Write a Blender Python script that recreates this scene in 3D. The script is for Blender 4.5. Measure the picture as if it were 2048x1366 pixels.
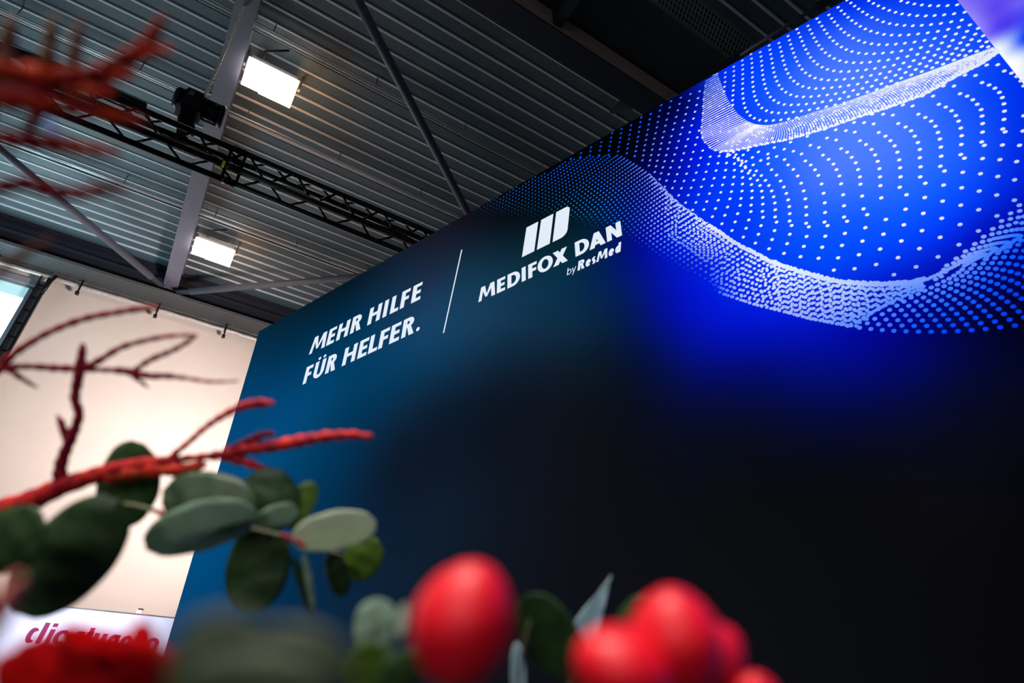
import bpy, bmesh, math, random
import numpy as np
from mathutils import Vector, Matrix
random.seed(7)
for o in list(bpy.data.objects): bpy.data.objects.remove(o)
S = bpy.context.scene
COL = S.collection

# ------------------------------------------------------------------ camera
F = 1226.0; CX, CY = 1024.0, 683.0
def un(v):
    v = np.array(v, float); return v/np.linalg.norm(v)
_z = un((16, 1790, F))
_u = np.array((2376, -872, F)); _u = un(_u-_z*_u.dot(_z))
_v = np.cross(_u, _z)
if _v[2] < 0: _v = -_v
M = np.array([_u, _v, _z])          # world = M @ (right, up, forward)
CAM = np.array((0, 0, 1.3))
R_, U_, F_ = M[:, 0], M[:, 1], M[:, 2]
cd = bpy.data.cameras.new('camera'); co = bpy.data.objects.new('camera', cd); COL.objects.link(co)
co.matrix_world = Matrix(((R_[0], U_[0], -F_[0], CAM[0]), (R_[1], U_[1], -F_[1], CAM[1]), (R_[2], U_[2], -F_[2], CAM[2]), (0, 0, 0, 1)))
cd.sensor_width = 36; cd.lens = F/2048*36; cd.clip_start = 0.01; cd.clip_end = 100
cd.dof.use_dof = True; cd.dof.focus_distance = 3.8; cd.dof.aperture_fstop = 3.5
S.camera = co
S.view_settings.view_transform = 'Standard'; S.view_settings.look = 'None'
S.view_settings.gamma = 1; S.view_settings.exposure = 0
try: S.view_settings.use_curve_mapping = False
except Exception: pass

def ray(x, y): return M @ np.array((x-CX, CY-y, F))
def atz(x, y, h): r = ray(x, y); return CAM+r*(h-CAM[2])/r[2]
def atv(x, y, V): r = ray(x, y); return CAM+r*(V-CAM[1])/r[1]
def atd(x, y, d): return CAM+ray(x, y)*d/F
_w = M @ np.array((-1996, -822, F)); _w[2] = 0; PW = un(_w)       # along the display wall, leftwards
PN = np.array((PW[1], -PW[0], 0.0))
if F_ @ PN < 0: PN = -PN                                          # away from the camera
PD = 1.95
def pan(x, y):
    r = ray(x, y); p = CAM+r*PD/(r @ PN); return float(-(p-CAM) @ PW), float(p[2])
def P3(s, z, off=0.0):
    p = CAM[:2]+PN[:2]*(PD-off)-PW[:2]*s; return (p[0], p[1], z)
def topx(s, z):
    c = M.T @ (np.array(P3(s, z))-CAM); return CX+F*c[0]/c[2], CY-F*c[1]/c[2]

# ------------------------------------------------------------------ light and world
W = bpy.data.worlds.new('world'); S.world = W; W.use_nodes = True
W.node_tree.nodes['Background'].inputs[0].default_value = (0.55, 0.72, 1.0, 1)
W.node_tree.nodes['Background'].inputs[1].default_value = 0.035
def area(name, loc, tgt, size, power, col, spread=None):
    l = bpy.data.lights.new(name, 'AREA'); l.energy = power; l.color = col; l.shape = 'RECTANGLE'
    l.size, l.size_y = size
    if spread: l.spread = math.radians(spread)
    o = bpy.data.objects.new(name, l); COL.objects.link(o); o.location = loc
    o.rotation_euler = (Vector(tgt)-Vector(loc)).to_track_quat('-Z', 'Y').to_euler()
    return o
area('wall_wash_fill', (2.4, 5.4, 3.2), (-0.1, 9.8, 5.0), (0.9, 0.5), 105, (1.0, 0.86, 0.81), 75)  # unseen light added behind the display wall to brighten the white wall
area('roof_side_fill', (-7.6, 6.0, 4.2), (-1.2, 8.4, 7.7), (4.0, 3.0), 46, (0.72, 0.90, 1.0))  # added side fill that lifts the rear of the roof
area('front_fill', (-3.0, -3.2, 3.4), (0.0, 3.0, 5.5), (3.0, 1.5), 8, (0.95, 0.93, 1.0))  # weak fill added behind the camera, no known lamp
area('bouquet_fill', (-0.9, -0.5, 3.6), tuple(atd(500, 1300, .2)), (0.9, 0.9), 15, (1.0, 0.93, 0.86), 60)  # unseen fill added above the bouquet to light the flowers

area('leaf_fill', (-1.5, -1.1, 1.7), tuple(atd(350, 800, .3)), (0.7, 0.7), 3.4, (0.96, 0.98, 1.0), 90)  # soft fill added on the camera side for the leaves
area('sign_fill', (-2.2, 3.6, 3.9), (0.1, 6.5, 2.1), (0.3, 0.3), 14, (0.93, 0.93, 1.0), 32)  # extra unseen light put in to whiten the sign board

# ------------------------------------------------------------------ helpers
def lin(c):
    out = []
    for x in c[:3]:
        x = x/255.0; out.append(x/12.92 if x <= 0.04045 else ((x+0.055)/1.055)**2.4)
    return out
def mat(name, col, rough=0.5, metal=0.0, noise=0.0, nscale=20.0, bump=0.0, emit=None, estr=1.0, sss=0.0, spec=0.5, col2=None, trans=0.0):
    m = bpy.data.materials.new(name); m.use_nodes = True; nt = m.node_tree; b = nt.nodes['Principled BSDF']
    c = lin(col)+[1]
    b.inputs['Base Color'].default_value = c; b.inputs['Roughness'].default_value = rough; b.inputs['Metallic'].default_value = metal
    b.inputs['Specular IOR Level'].default_value = spec
    if sss: b.inputs['Subsurface Weight'].default_value = sss; b.inputs['Subsurface Scale'].default_value = 0.01
    if trans: b.inputs['Transmission Weight'].default_value = trans
    if noise or bump or col2:
        tc = nt.nodes.new('ShaderNodeTexCoord'); n = nt.nodes.new('ShaderNodeTexNoise'); n.inputs['Scale'].default_value = nscale; n.inputs['Detail'].default_value = 4
        nt.links.new(tc.outputs['Object'], n.inputs['Vector'])
        r = nt.nodes.new('ShaderNodeValToRGB'); a = 1-noise; bb = 1+noise
        r.color_ramp.elements[0].position = 0.35; r.color_ramp.elements[1].position = 0.65
        r.color_ramp.elements[0].color = [x*a for x in c[:3]]+[1]
        r.color_ramp.elements[1].color = (lin(col2)+[1]) if col2 else [min(1, x*bb) for x in c[:3]]+[1]
        nt.links.new(n.outputs['Fac'], r.inputs['Fac']); nt.links.new(r.outputs['Color'], b.inputs['Base Color'])
        if bump:
            bp = nt.nodes.new('ShaderNodeBump'); bp.inputs['Strength'].default_value = bump; bp.inputs['Distance'].default_value = 0.01
            nt.links.new(n.outputs['Fac'], bp.inputs['Height']); nt.links.new(bp.outputs['Normal'], b.inputs['Normal'])
    if emit:
        b.inputs['Emission Color'].default_value = lin(emit)+[1]; b.inputs['Emission Strength'].default_value = estr
    return m
def print_mat(name):
    m = bpy.data.materials.new(name); m.use_nodes = True; nt = m.node_tree; nt.nodes.clear()
    out = nt.nodes.new('ShaderNodeOutputMaterial'); at = nt.nodes.new('ShaderNodeAttribute'); at.attribute_name = 'print'
    em = nt.nodes.new('ShaderNodeEmission'); tc = nt.nodes.new('ShaderNodeTexCoord'); n = nt.nodes.new('ShaderNodeTexNoise')
    n.inputs['Scale'].default_value = 260; n.inputs['Detail'].default_value = 2
    mr = nt.nodes.new('ShaderNodeMapRange'); mr.inputs['To Min'].default_value = 0.9; mr.inputs['To Max'].default_value = 1.1
    nt.links.new(tc.outputs['Object'], n.inputs['Vector']); nt.links.new(n.outputs['Fac'], mr.inputs['Value'])
    nt.links.new(mr.outputs['Result'], em.inputs['Strength']); nt.links.new(at.outputs['Color'], em.inputs['Color'])
    df = nt.nodes.new('ShaderNodeBsdfDiffuse'); df.inputs['Color'].default_value = (0.006, 0.006, 0.007, 1)
    ad = nt.nodes.new('ShaderNodeAddShader')
    nt.links.new(em.outputs[0], ad.inputs[0]); nt.links.new(df.outputs[0], ad.inputs[1]); nt.links.new(ad.outputs[0], out.inputs['Surface'])
    return m
class MB:
    def __init__(s): s.v = []; s.f = []
    def add(s, vs, fs):
        k = len(s.v); s.v += [tuple(float(a) for a in p) for p in vs]; s.f += [tuple(i+k for i in f) for f in fs]; return s
    def box(s, a, b):
        x0, y0, z0 = a; x1, y1, z1 = b
        return s.add([(x0, y0, z0), (x1, y0, z0), (x1, y1, z0), (x0, y1, z0), (x0, y0, z1), (x1, y0, z1), (x1, y1, z1), (x0, y1, z1)],
                     [(0, 3, 2, 1), (4, 5, 6, 7), (0, 1, 5, 4), (1, 2, 6, 5), (2, 3, 7, 6), (3, 0, 4, 7)])
    def obox(s, c, ax, ay, az):      # oriented box: centre and three half vectors
        c, ax, ay, az = [np.array(q, float) for q in (c, ax, ay, az)]
        vs = [c+i*ax+j*ay+k*az for k in (-1, 1) for (i, j) in ((-1, -1), (1, -1), (1, 1), (-1, 1))]
        return s.add(vs, [(0, 3, 2, 1), (4, 5, 6, 7), (0, 1, 5, 4), (1, 2, 6, 5), (2, 3, 7, 6), (3, 0, 4, 7)])
    def tube(s, pts, rad, n=10, caps=True):
        pts = [np.array(p, float) for p in pts]
        if not hasattr(rad, '__len__'): rad = [rad]*len(pts)
        k = len(s.v); up = None
        for i, p in enumerate(pts):
            t = un(pts[min(i+1, len(pts)-1)]-pts[max(i-1, 0)])
            if up is None:
                up = np.array((0, 0, 1.)) if abs(t[2]) < .9 else np.array((1., 0, 0))
            a = un(np.cross(t, up)); up = np.cross(a, t)
            for j in range(n):
                q = 2*math.pi*j/n; s.v.append(tuple(p+rad[i]*(math.cos(q)*a+math.sin(q)*up)))
        for i in range(len(pts)-1):
            for j in range(n):
                a0 = k+i*n+j; a1 = k+i*n+(j+1) % n; s.f.append((a0, a1, a1+n, a0+n))
        if caps:
            s.f.append(tuple(k+j for j in range(n))[::-1]); s.f.append(tuple(k+(len(pts)-1)*n+j for j in range(n)))
        return s
    def build(s, name, m, parent=None, smooth=False, kind=None):
        me = bpy.data.meshes.new(name); me.from_pydata(s.v, [], s.f); me.update()
        bm = bmesh.new(); bm.from_mesh(me); bmesh.ops.recalc_face_normals(bm, faces=bm.faces); bm.to_mesh(me); bm.free()
        if smooth:
            for p in me.polygons: p.use_smooth = True
        me.materials.append(m); o = bpy.data.objects.new(name, me); COL.objects.link(o)
        if parent: link(o, parent)
        if kind: o['kind'] = kind
        return o
def link(o, parent):
    o.parent = parent; o.matrix_parent_inverse = Matrix.Translation(-parent.location) if not parent.data else Matrix()
def thing(name, loc, label, cat, group=None):
    o = bpy.data.objects.new(name, None); COL.objects.link(o); o.location = [float(a) for a in loc]; o.empty_display_size = .05
    return tag(o, label, cat, group)
def tag(o, label, cat, group=None):
    o['label'] = label; o['category'] = cat
    if group: o['group'] = group
    return o
def struct(o): o['kind'] = 'structure'; return o
def spline(pts, n):
    p = np.array(pts, float)
    if len(p) < 3:
        t = np.linspace(0, 1, n)[:, None]; return p[0]*(1-t)+p[-1]*t
    d = np.r_[0, np.cumsum(np.linalg.norm(np.diff(p[:, :2], axis=0), axis=1))]; ts = np.linspace(0, d[-1], n); out = []
    for t in ts:
        i = min(max(np.searchsorted(d, t)-1, 0), len(p)-2); h = d[i+1]-d[i]; q = (t-d[i])/h
        m0 = (p[i+1]-p[max(i-1, 0)])/(d[i+1]-d[max(i-1, 0)])*h; m1 = (p[min(i+2, len(p)-1)]-p[i])/(d[min(i+2, len(p)-1)]-d[i])*h
        out.append((2*q**3-3*q**2+1)*p[i]+(q**3-2*q**2+q)*m0+(-2*q**3+3*q**2)*p[i+1]+(q**3-q**2)*m1)
    return np.array(out)

m_deck = mat('deck_steel', (78, 96, 106), .55, .0, .06, 3)
m_rib = mat('rib_steel', (214, 218, 226), .4, .0)
m_beam = mat('beam_paint', (112, 110, 128), .5, 0, .05, 4)
m_dark = mat('dark_beam_paint', (40, 44, 58), .5)
m_brace = mat('brace_paint', (88, 92, 108), .5)
m_black = mat('black_powder_coat', (14, 14, 16), .32, .3)
m_blk2 = mat('black_plastic', (16, 17, 20), .45)
m_galv = mat('galvanised_steel', (150, 152, 158), .38, .7, .1, 40)
m_white = mat('wall_plaster', (226, 214, 206), .9, 0, .02, 2)
m_floor = mat('floor_carpet', (60, 62, 66), .95, 0, .1, 60)

# ------------------------------------------------------------------ hall shell
ZC = 7.8
struct(MB().box((-8, -5, -.1), (8, 12, 0)).build('floor', m_floor))
wb = struct(MB().box((-8, 9.8, 0), (-3.6, 10.0, 8)).box((-2.3, 9.8, 0), (8, 10.0, 8)).box((-3.6, 9.8, 7.01), (-2.3, 10.0, 8)).box((-3.6, 9.8, 0), (-2.3, 10.0, 3.6)).build('wall_back', m_white))
struct(MB().box((-8.2, -5, 0), (-8.0, 12, 8)).build('wall_left', m_white))
ceil = struct(MB().box((-8, -5, ZC), (8, 9.8, ZC+.15)).build('ceiling', m_deck))
rb = MB().add([(-8, -.016, 0), (8, -.016, 0), (8, -.010, -.014), (-8, -.010, -.014), (8, .010, -.014), (-8, .010, -.014), (8, .016, 0), (-8, .016, 0)],
              [(0, 1, 2, 3), (3, 2, 4, 5), (5, 4, 6, 7)]).build('rib', m_rib, ceil)
k0 = 0
for k in range(-12, 34):
    v = 3.056+.182*k
    if k == -12: rb.location = (0, v, ZC); continue
    c = rb.copy(); COL.objects.link(c); c.parent = ceil; c.location = (0, v, ZC)

def ibeam(name, axis, a0, a1, c, zb, zt, wid, m, label, ft=.025, web=.02):
    root = thing(name, (c if axis == 'v' else (a0+a1)/2, (a0+a1)/2 if axis == 'v' else c, zb), label, 'beam')
    def B(lo, hi, z0, z1):
        return MB().box((lo, a0, z0), (hi, a1, z1)) if axis == 'v' else MB().box((a0, lo, z0), (a1, hi, z1))
    B(c-wid/2, c+wid/2, zb, zb+ft).build('bottom_flange', m, root)
    B(c-web/2, c+web/2, zb+ft, zt-ft).build('web', m, root)
    B(c-wid/2, c+wid/2, zt-ft, zt).build('top_flange', m, root)
    return root
ibeam('steel_beam', 'v', -5, 9.42, -.592, 7.50, ZC-.03, .21, m_beam, 'grey-lilac steel roof beam running between the two lit ceiling lights and the hoist chain')
eb = ibeam('steel_beam', 'u', -8, 8, 9.37, 7.53, 7.77, .22, m_dark, 'dark navy steel edge beam running along the top of the white wall')
MB().box((-8, 9.66, 7.60), (8, 9.79, 7.78)).build('filler_plate', m_dark, eb)
nb = thing('steel_beam', (0, 2.73, 7.4), 'deep dark roof beam with a brownish side, beside the blue end of the display wall', 'beam')
MB().box((-8, 2.60, 7.40), (8, 2.87, 7.43)).build('bottom_flange', m_dark, nb)
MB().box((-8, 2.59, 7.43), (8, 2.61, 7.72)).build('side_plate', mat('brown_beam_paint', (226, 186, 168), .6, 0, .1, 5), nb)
MB().box((-8, 2.56, 7.72), (8, 2.90, 7.78)).build('top_flange', m_dark, nb)
MB().box((-8, 1.93, 7.735), (8, 2.56, 7.75)).build('soffit_plate', mat('soffit_paint', (74, 90, 86), .6), nb)
for i, x in enumerate((3.36,)):
    MB().add([(x, 2.87, 7.42), (x, 3.22, 7.74), (x, 2.87, 7.74), (x+.05, 2.87, 7.42), (x+.05, 3.22, 7.74), (x+.05, 2.87, 7.74)], [(0, 1, 2), (5, 4, 3), (0, 3, 4, 1), (1, 4, 5, 2), (2, 5, 3, 0)]).build('gusset_plate', m_dark, nb)
for x in (-4.2, 2.12, 8.0):
    MB().box((x-.05, 2.0, 7.45), (x+.05, 2.58, 7.72)).build('stiffener', m_dark, nb)

def brace(a, b, r, label):
    root = thing('roof_brace', a, label, 'brace', None); a = np.array(a); b = np.array(b)
    MB().tube([a, b], r, 14).build('tube', m_brace, root, True)
    d = un(b-a); s = un(np.cross(d, (0, 0, 1)))
    for p, q in ((a, -d), (b, d)):
        MB().obox(p+q*.10, q*.13, s*.05, np.array((0, 0, .008))).build('end_plate', m_dark, root)
dd = np.array((2.26, 1.88, 0)); a = np.array((.32, 3.40, 7.4))
brace(a-dd*.25, a+dd*2.1, .052, 'grey roof brace tube slanting from the top edge down to the display wall')
brace((-4.6, 5.81, 7.4), (-.86, 9.08, 7.4), .052, 'grey roof brace tube at the left behind the red twigs')
brace((-.30, 9.14, 7.4), (4.2, 5.34, 7.4), .052, 'grey roof brace tube below the smaller ceiling light, meeting the display wall')

# ceiling lights -----------------------------------------------------------
m_lamp = mat('lamp_diffuser', (255, 255, 255), .3, emit=(255, 246, 232), estr=10)
m_spill = mat('warm_spill_glow', (255, 220, 170), .3, emit=(255, 180, 105), estr=22)  # glow for added strips that imitate warm spill beside the lamps
m_house = mat('lamp_housing', (196, 196, 200), .4)
def lamp(v, label, hood):
    t = thing('ceiling_light', (-.17, v, 7.45), label, 'ceiling light', 'rectangular high-bay lights under the roof deck')
    MB().box((-.42, v-.15, 7.50), (.08, v+.15, 7.58)).build('housing', m_house, t)
    MB().box((-.44, v-.17, 7.440), (.085, v+.17, 7.500)).build('diffuser', m_lamp, t)
    MB().box((.086, v-.17, 7.440), (.10, v+.17, 7.500)).build('spill_strip', m_spill, t)  # added glowing strip, throws warm light onto the deck
    MB().box((-.25, v+.171, 7.440), (.10, v+.185, 7.500)).build('spill_strip', m_spill, t)
    for x in (-.48, .115):
        MB().box((x, v-.02, 7.56), (x+.02, v+.02, ZC)).build('bracket', m_galv, t)
    MB().tube([(-.3, v-.1, 7.56), (-.32, v-.2, 7.66), (-.1, v-.34, 7.68)], .012, 8).build('supply_cable', m_blk2, t, True)
lamp(4.81, 'brilliant rectangular ceiling light just right of the hoist chain, the larger one in view', True)
lamp(8.06, 'brilliant rectangular ceiling light far off, beside the roof beam near the white wall', True)

# cables under the deck ----------------------------------------------------
def conduit(v, label):
    t = thing('cable_run', (0, v, 7.66), label, 'cable')
    MB().box((-8, v-.012, 7.66), (8, v+.012, 7.668)).build('carrier_strip', m_galv, t)
    MB().tube([(-8, v+.055, 7.668), (8, v+.055, 7.668)], .008, 6).build('cable', m_blk2, t)
    MB().tube([(-8, v-.05, 7.65), (8, v-.05, 7.65)], .009, 6).build('cable', m_galv, t)
    b = MB().box((-.006, -.055, -.012), (.006, -.045, ZC-7.66)).build('hanger', m_galv, t)
    b.matrix_parent_inverse = Matrix()
    k = 0
    for x in np.arange(-7.2, 8, 1.15):
        o = b if k == 0 else b.copy()
        if k: COL.objects.link(o); o.parent = t
        o.location = (x, 0, 0); k += 1
conduit(4.38, 'thin cable run under the roof deck just beyond the larger ceiling light')
conduit(5.64, 'thin cable run under the roof deck passing between the two ceiling lights, over the truss')
conduit(7.57, 'thin cable run under the roof deck right above the smaller ceiling light')

# perforated tray over the camera -----------------------------------------
m_mesh = mat('tray_steel', (104, 108, 112), .5, .3)
def tray(name, v0, v1, z, u0, u1, label, pitch):
    t = thing(name, ((u0+u1)/2, (v0+v1)/2, z), label, 'cable tray')
    for v in (v0, v1): MB().box((u0, v-.006, z), (u1, v+.006, z+.05)).build('side_rail', m_mesh, t)
    b = MB(); n = int((u1-u0)/pitch)
    for i in range(n):
        x = u0+(u1-u0)*(i+.5)/n; h = pitch*.27
        b.add([(x-h, v0, z), (x+h, v0, z), (x+h+(v1-v0)*.5, v1, z), (x-h+(v1-v0)*.5, v1, z)], [(0, 1, 2, 3)])
    for j in range(6):
        v = v0+(v1-v0)*(j+.5)/6; b.add([(u0, v-.006, z-.001), (u1, v-.006, z-.001), (u1, v+.006, z-.001), (u0, v+.006, z-.001)], [(0, 1, 2, 3)])
    b.build('mesh_floor', m_mesh, t, kind='stuff')
    MB().box((u0, v0+.02, z+.02), (u1, v1-.02, z+.03)).build('cable_bed', m_blk2, t)
    return t
tray('cable_tray', 1.60, 1.87, 7.4, -6, 7.5, 'wide perforated cable tray in the dark roof above the blue end of the display wall', .045)
tw = tray('cable_tray', 9.30, 9.70, 7.33, -7.5, 7.5, 'long mesh cable tray running along the top of the white wall', .03)
# roof rod in the dark corner
brace(tuple(atz(1480, 110, 7.3)), tuple(atz(1640, 10, 7.3)), .018, 'thin dark roof rod beyond the perforated tray above the blue panel')

# pipe, hooks on the wall
pw = thing('insulated_pipe', (0, 9.66, 7.27), 'silvery wrapped pipe running under the mesh tray along the white wall', 'pipe')
pts = [(x, 9.68+random.uniform(-.006, .006), 7.235+random.uniform(-.006, .006)) for x in np.arange(-7.5, 7.6, .12)]
MB().tube(pts, [random.uniform(.028, .036) for _ in pts], 10).build('pipe', mat('pipe_wrap', (214, 208, 206), .35, .25, .15, 40, .4), pw, True)
k = 0
for x in (-3.8, -2.78, -1.72, -.65, .38, 1.45, 2.5):
    h = thing('wall_bracket', (x, 9.72, 7.0), ['dark tray bracket out of sight to the left', 'dark tray bracket above the window', 'dark tray bracket on the white wall nearest the cable ladder', 'dark tray bracket on the white wall above the arching red twig', 'dark tray bracket on the white wall nearest the display wall', 'dark tray bracket on the wall just behind the display wall', 'dark tray bracket on the wall far behind the display wall'][k], 'bracket', 'brackets under the wall tray'); k += 1
    MB().box((x-.012, 9.62, 7.10), (x+.012, 9.64, 7.34)).build('upright', m_black, h)
    MB().box((x-.025, 9.60, 7.06), (x+.025, 9.66, 7.10)).build('foot', m_black, h)

# window, left ------------------------------------------------------------
m_frame = mat('window_frame_paint', (150, 152, 162), .5)
m_pane = mat('window_daylight', (235, 250, 255), .2, emit=(236, 250, 255), estr=2.4)
m_blind = mat('window_head_blind', (180, 225, 232), .6, emit=(176, 222, 232), estr=.65)
wn = struct(MB().box((-3.62, 9.74, 3.55), (-3.56, 9.82, 7.03)).box((-2.30, 9.76, 3.55), (-2.24, 9.82, 7.03)).box((-3.62, 9.76, 7.01), (-2.24, 9.82, 7.06)).box((-3.62, 9.74, 3.55), (-2.24, 9.82, 3.62)).build('window_1', m_frame))
MB().box((-3.58, 9.80, 3.6), (-2.295, 9.82, 6.83)).build('pane', m_pane, wn)
MB().box((-3.58, 9.78, 6.83), (-2.295, 9.82, 7.01)).build('head_blind', m_blind, wn)
MB().box((-2.245, 9.72, 3.4), (-2.215, 9.80, 7.12)).box((-2.215, 9.76, 3.4), (-2.13, 9.80, 7.12)).box((-3.7, 9.74, 7.06), (-2.1, 9.80, 7.16)).build('frame_cover', m_frame, wn)
lad = thing('cable_ladder', (-2.03, 9.7, 3.2), 'black vertical cable ladder on the white wall beside the window', 'cable ladder')
for x, r in ((-2.215, .010), (-2.115, .020)):
    MB().box((x-r, 9.64, 3.0), (x+r, 9.70, 7.20)).build('side_rail', m_black, lad)
b = MB().box((-2.215, 9.645, -.010), (-2.115, 9.675, .010)).build('rung', m_black, lad); b.matrix_parent_inverse = Matrix(); b.location = (2.03, -9.7, 3.85)
for i in range(1, 16):
    c = b.copy(); COL.objects.link(c); c.parent = lad; c.location = (2.03, -9.7, 3.85-.23*i)
MB().tube([(-2.05, 9.62, 7.26), (-2.08, 9.62, 7.14), (-2.10, 9.62, 6.9)], .024, 8).build('cable_bundle', m_black, lad, True)
a = area('window_daylight_light', (-2.95, 9.6, 5.6), (-2.6, 6.0, 7.4), (1.1, 2.4), 90, (.55, .93, 1.0))

# sign board low on the left ------------------------------------------------
sg = thing('sign_board', (0, 6.5, 0), 'white fair sign board with magenta lettering behind the big red blossom', 'sign')
m_sign = mat('sign_white', (214, 216, 238), .6)
MB().box((-1.6, 6.5, 0), (1.6, 6.56, 2.318)).build('board', m_sign, sg)
MB().box((-1.6, 6.495, 2.314), (1.6, 6.565, 2.322)).build('top_profile', m_galv, sg)
pw0 = atv(278, 1224, 6.5)
cl = thing('clip', (pw0[0], 6.5, 2.322), 'small white clip with a dark top on the edge of the white sign board', 'clip')
MB().box((pw0[0]-.02, 6.50, 2.322), (pw0[0]+.02, 6.54, 2.352)).build('body', m_sign, cl)
MB().box((pw0[0]-.012, 6.505, 2.352), (pw0[0]+.028, 6.535, 2.366)).build('top', mat('clip_brown', (90, 40, 34), .5), cl)

# ------------------------------------------------------------------ lettering
def arc(cx, cy, rx, ry, a0, a1, n=14):
    return [(cx+rx*math.cos(math.radians(a0+(a1-a0)*i/n)), cy+ry*math.sin(math.radians(a0+(a1-a0)*i/n))) for i in range(n+1)]
# glyph(width w, cap height 1, stroke t) -> stroke polylines (centre lines) or filled polygons
def glyph(ch, w, t, th=None):
    th = th or t; L = []; P = []; h = t/2; hh = th/2
    def V(x): P.append([(x-h, 0), (x+h, 0), (x+h, 1), (x-h, 1)])
    def H(y, x0, x1): P.append([(x0, y-hh), (x1, y-hh), (x1, y+hh), (x0, y+hh)])
    if ch == 'E': V(h); H(hh, h, w); H(.5, h, w*.93); H(1-hh, h, w)
    elif ch == 'F': V(h); H(.5, h, w*.93); H(1-hh, h, w)
    elif ch == 'L': V(h); H(hh, h, w)
    elif ch == 'I': V(h)
    elif ch == 'H': V(h); V(w-h); H(.52, h, w-h)
    elif ch == 'M':   # splayed left leg
        P.append([(0, 0), (t*.85, 0), (w*.30, 1), (w*.14, 1)]); P.append([(w-t, 0), (w, 0), (w*.93, 1), (w*.93-t*.9, 1)])
        P.append([(w*.14, 1), (w*.14+t*1.05, 1), (w*.50+t*.1, .16), (w*.44-t*.1, .16)])
        P.append([(w*.93, 1), (w*.93-t*1.05, 1), (w*.44-t*.1, .16), (w*.50+t*.1, .16)])
    elif ch == 'N': V(h); V(w-h); P.append([(0, 1), (t*1.05, 1), (w, 0), (w-t*1.05, 0)])
    elif ch == 'X': P.append([(0, 0), (t*1.25, 0), (w, 1), (w-t*1.25, 1)]); P.append([(w-t*1.25, 0), (w, 0), (t*1.25, 1), (0, 1)])
    elif ch == 'A':
        m = w/2; P.append([(0, 0), (t*1.1, 0), (m+t*.55, 1), (m-t*.55, 1)]); P.append([(w-t*1.1, 0), (w, 0), (m+t*.55, 1), (m-t*.55, 1)]); H(.27, w*.2, w*.8)
    elif ch == 'O': L.append(arc(w/2, .5, w/2-h, .53-hh, 0, 360, 30))
    elif ch == 'D': V(h); L.append([(h, 1-hh)]+[(w*.42, 1-hh)]+arc(w*.42, .5, w*.58-h, .5-hh, 90, -90, 18)+[(h, hh)])
    elif ch in 'R':
        V(h); L.append([(h, 1-hh), (w*.45, 1-hh)]+arc(w*.45, .73, w*.44-h, .27-hh, 90, -90, 12)+[(h, .46+hh)])
        P.append([(w*.38, .5), (w*.38+t*.9, .5), (w, 0), (w-t*1.15, 0)])
    elif ch == 'P':
        V(h); L.append([(h, 1-hh), (w*.45, 1-hh)]+arc(w*.45, .72, w*.5-h, .28-hh, 90, -90, 12)+[(h, .44+hh)])
    elif ch in 'UÜ':
        L.append([(h, 1), (h, .36)]+arc(w/2, .36, w/2-h, .36-hh, 180, 360, 16)+[(w-h, 1)])
        if ch == 'Ü':
            for x in (w*.28, w*.76): P.append(arc(x, 1.17, .105, .085, 0, 360, 14)[:-1])
    elif ch == '.': P.append(arc(w/2, .10, .105, .105, 0, 360, 14)[:-1])
    elif ch == 'e': L.append(arc(w/2, .36, w/2-h, .37-hh, 0, 325, 24)); H(.37, h, w-h*.6)
    elif ch == 's': L.append(arc(w/2, .52, w/2-h, .21-hh, 40, 250, 12)[:-1]+arc(w/2, .20, w/2-h, .21-hh, 80, -140, 12))
    elif ch == 'd': V(w-h); L.append(arc(w/2, .36, w/2-h, .37-hh, 0, 360, 24))
    elif ch == 'b': V(h); L.append(arc(w/2, .36, w/2-h, .37-hh, 0, 360, 24))
    elif ch == 'y': P.append([(0, .72), (t*1.1, .72), (w*.62, 0), (w*.62-t, 0)]); P.append([(w-t*1.1, .72), (w, .72), (w*.4, -.28), (w*.4-t*1.1, -.28)])
    elif ch == 'c': L.append(arc(w/2, .36, w/2-h, .37-hh, 45, 315, 20))
    elif ch == 'l': V(h)
    elif ch == 'i': P.append([(0, 0), (t, 0), (t, .72), (0, .72)]); P.append([(0, .83), (t, .83), (t, 1), (0, 1)])
    elif ch == 'g': P.append([(w-t, -.2), (w, -.2), (w, .72), (w-t, .72)]); L.append(arc(w/2, .36, w/2-h, .37-hh, 0, 360, 24))
    elif ch == 'a': P.append([(w-t, 0), (w, 0), (w, .72), (w-t, .72)]); L.append(arc(w/2, .36, w/2-h, .37-hh, 0, 360, 24))
    elif ch == 't': P.append([(w*.2, 0), (w*.2+t, 0), (w*.2+t, .95), (w*.2, .95)]); H(.64, 0, w)
    elif ch == 'u': L.append([(h, .72), (h, .3)]+arc(w/2, .3, w/2-h, .3-hh, 180, 360, 12)+[(w-h, .72)])
    elif ch == 'n': L.append([(h, 0), (h, .42)]+arc(w/2, .42, w/2-h, .31-hh, 180, 0, 12)+[(w-h, 0)])
    for l in L:          # stroke to quads, with separate horizontal / vertical weights
        l = [np.array(p, float) for p in l]; closed = np.linalg.norm(l[0]-l[-1]) < 1e-6; A = []; B = []
        for i, p in enumerate(l):
            q0 = l[i-1] if i else (l[-2] if closed else p); q1 = l[i+1] if i < len(l)-1 else (l[1] if closed else p)
            d = un(q1-q0); nn = np.array((-d[1], d[0]))
            if i in (0, len(l)-1) and not closed: nn = np.array((-d[1], d[0]))
            off = np.array((nn[0]*h, nn[1]*hh)); A.append(p+off); B.append(p-off)
        for i in range(len(l)-1): P.append([A[i], A[i+1], B[i+1], B[i]])
    return P
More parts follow.
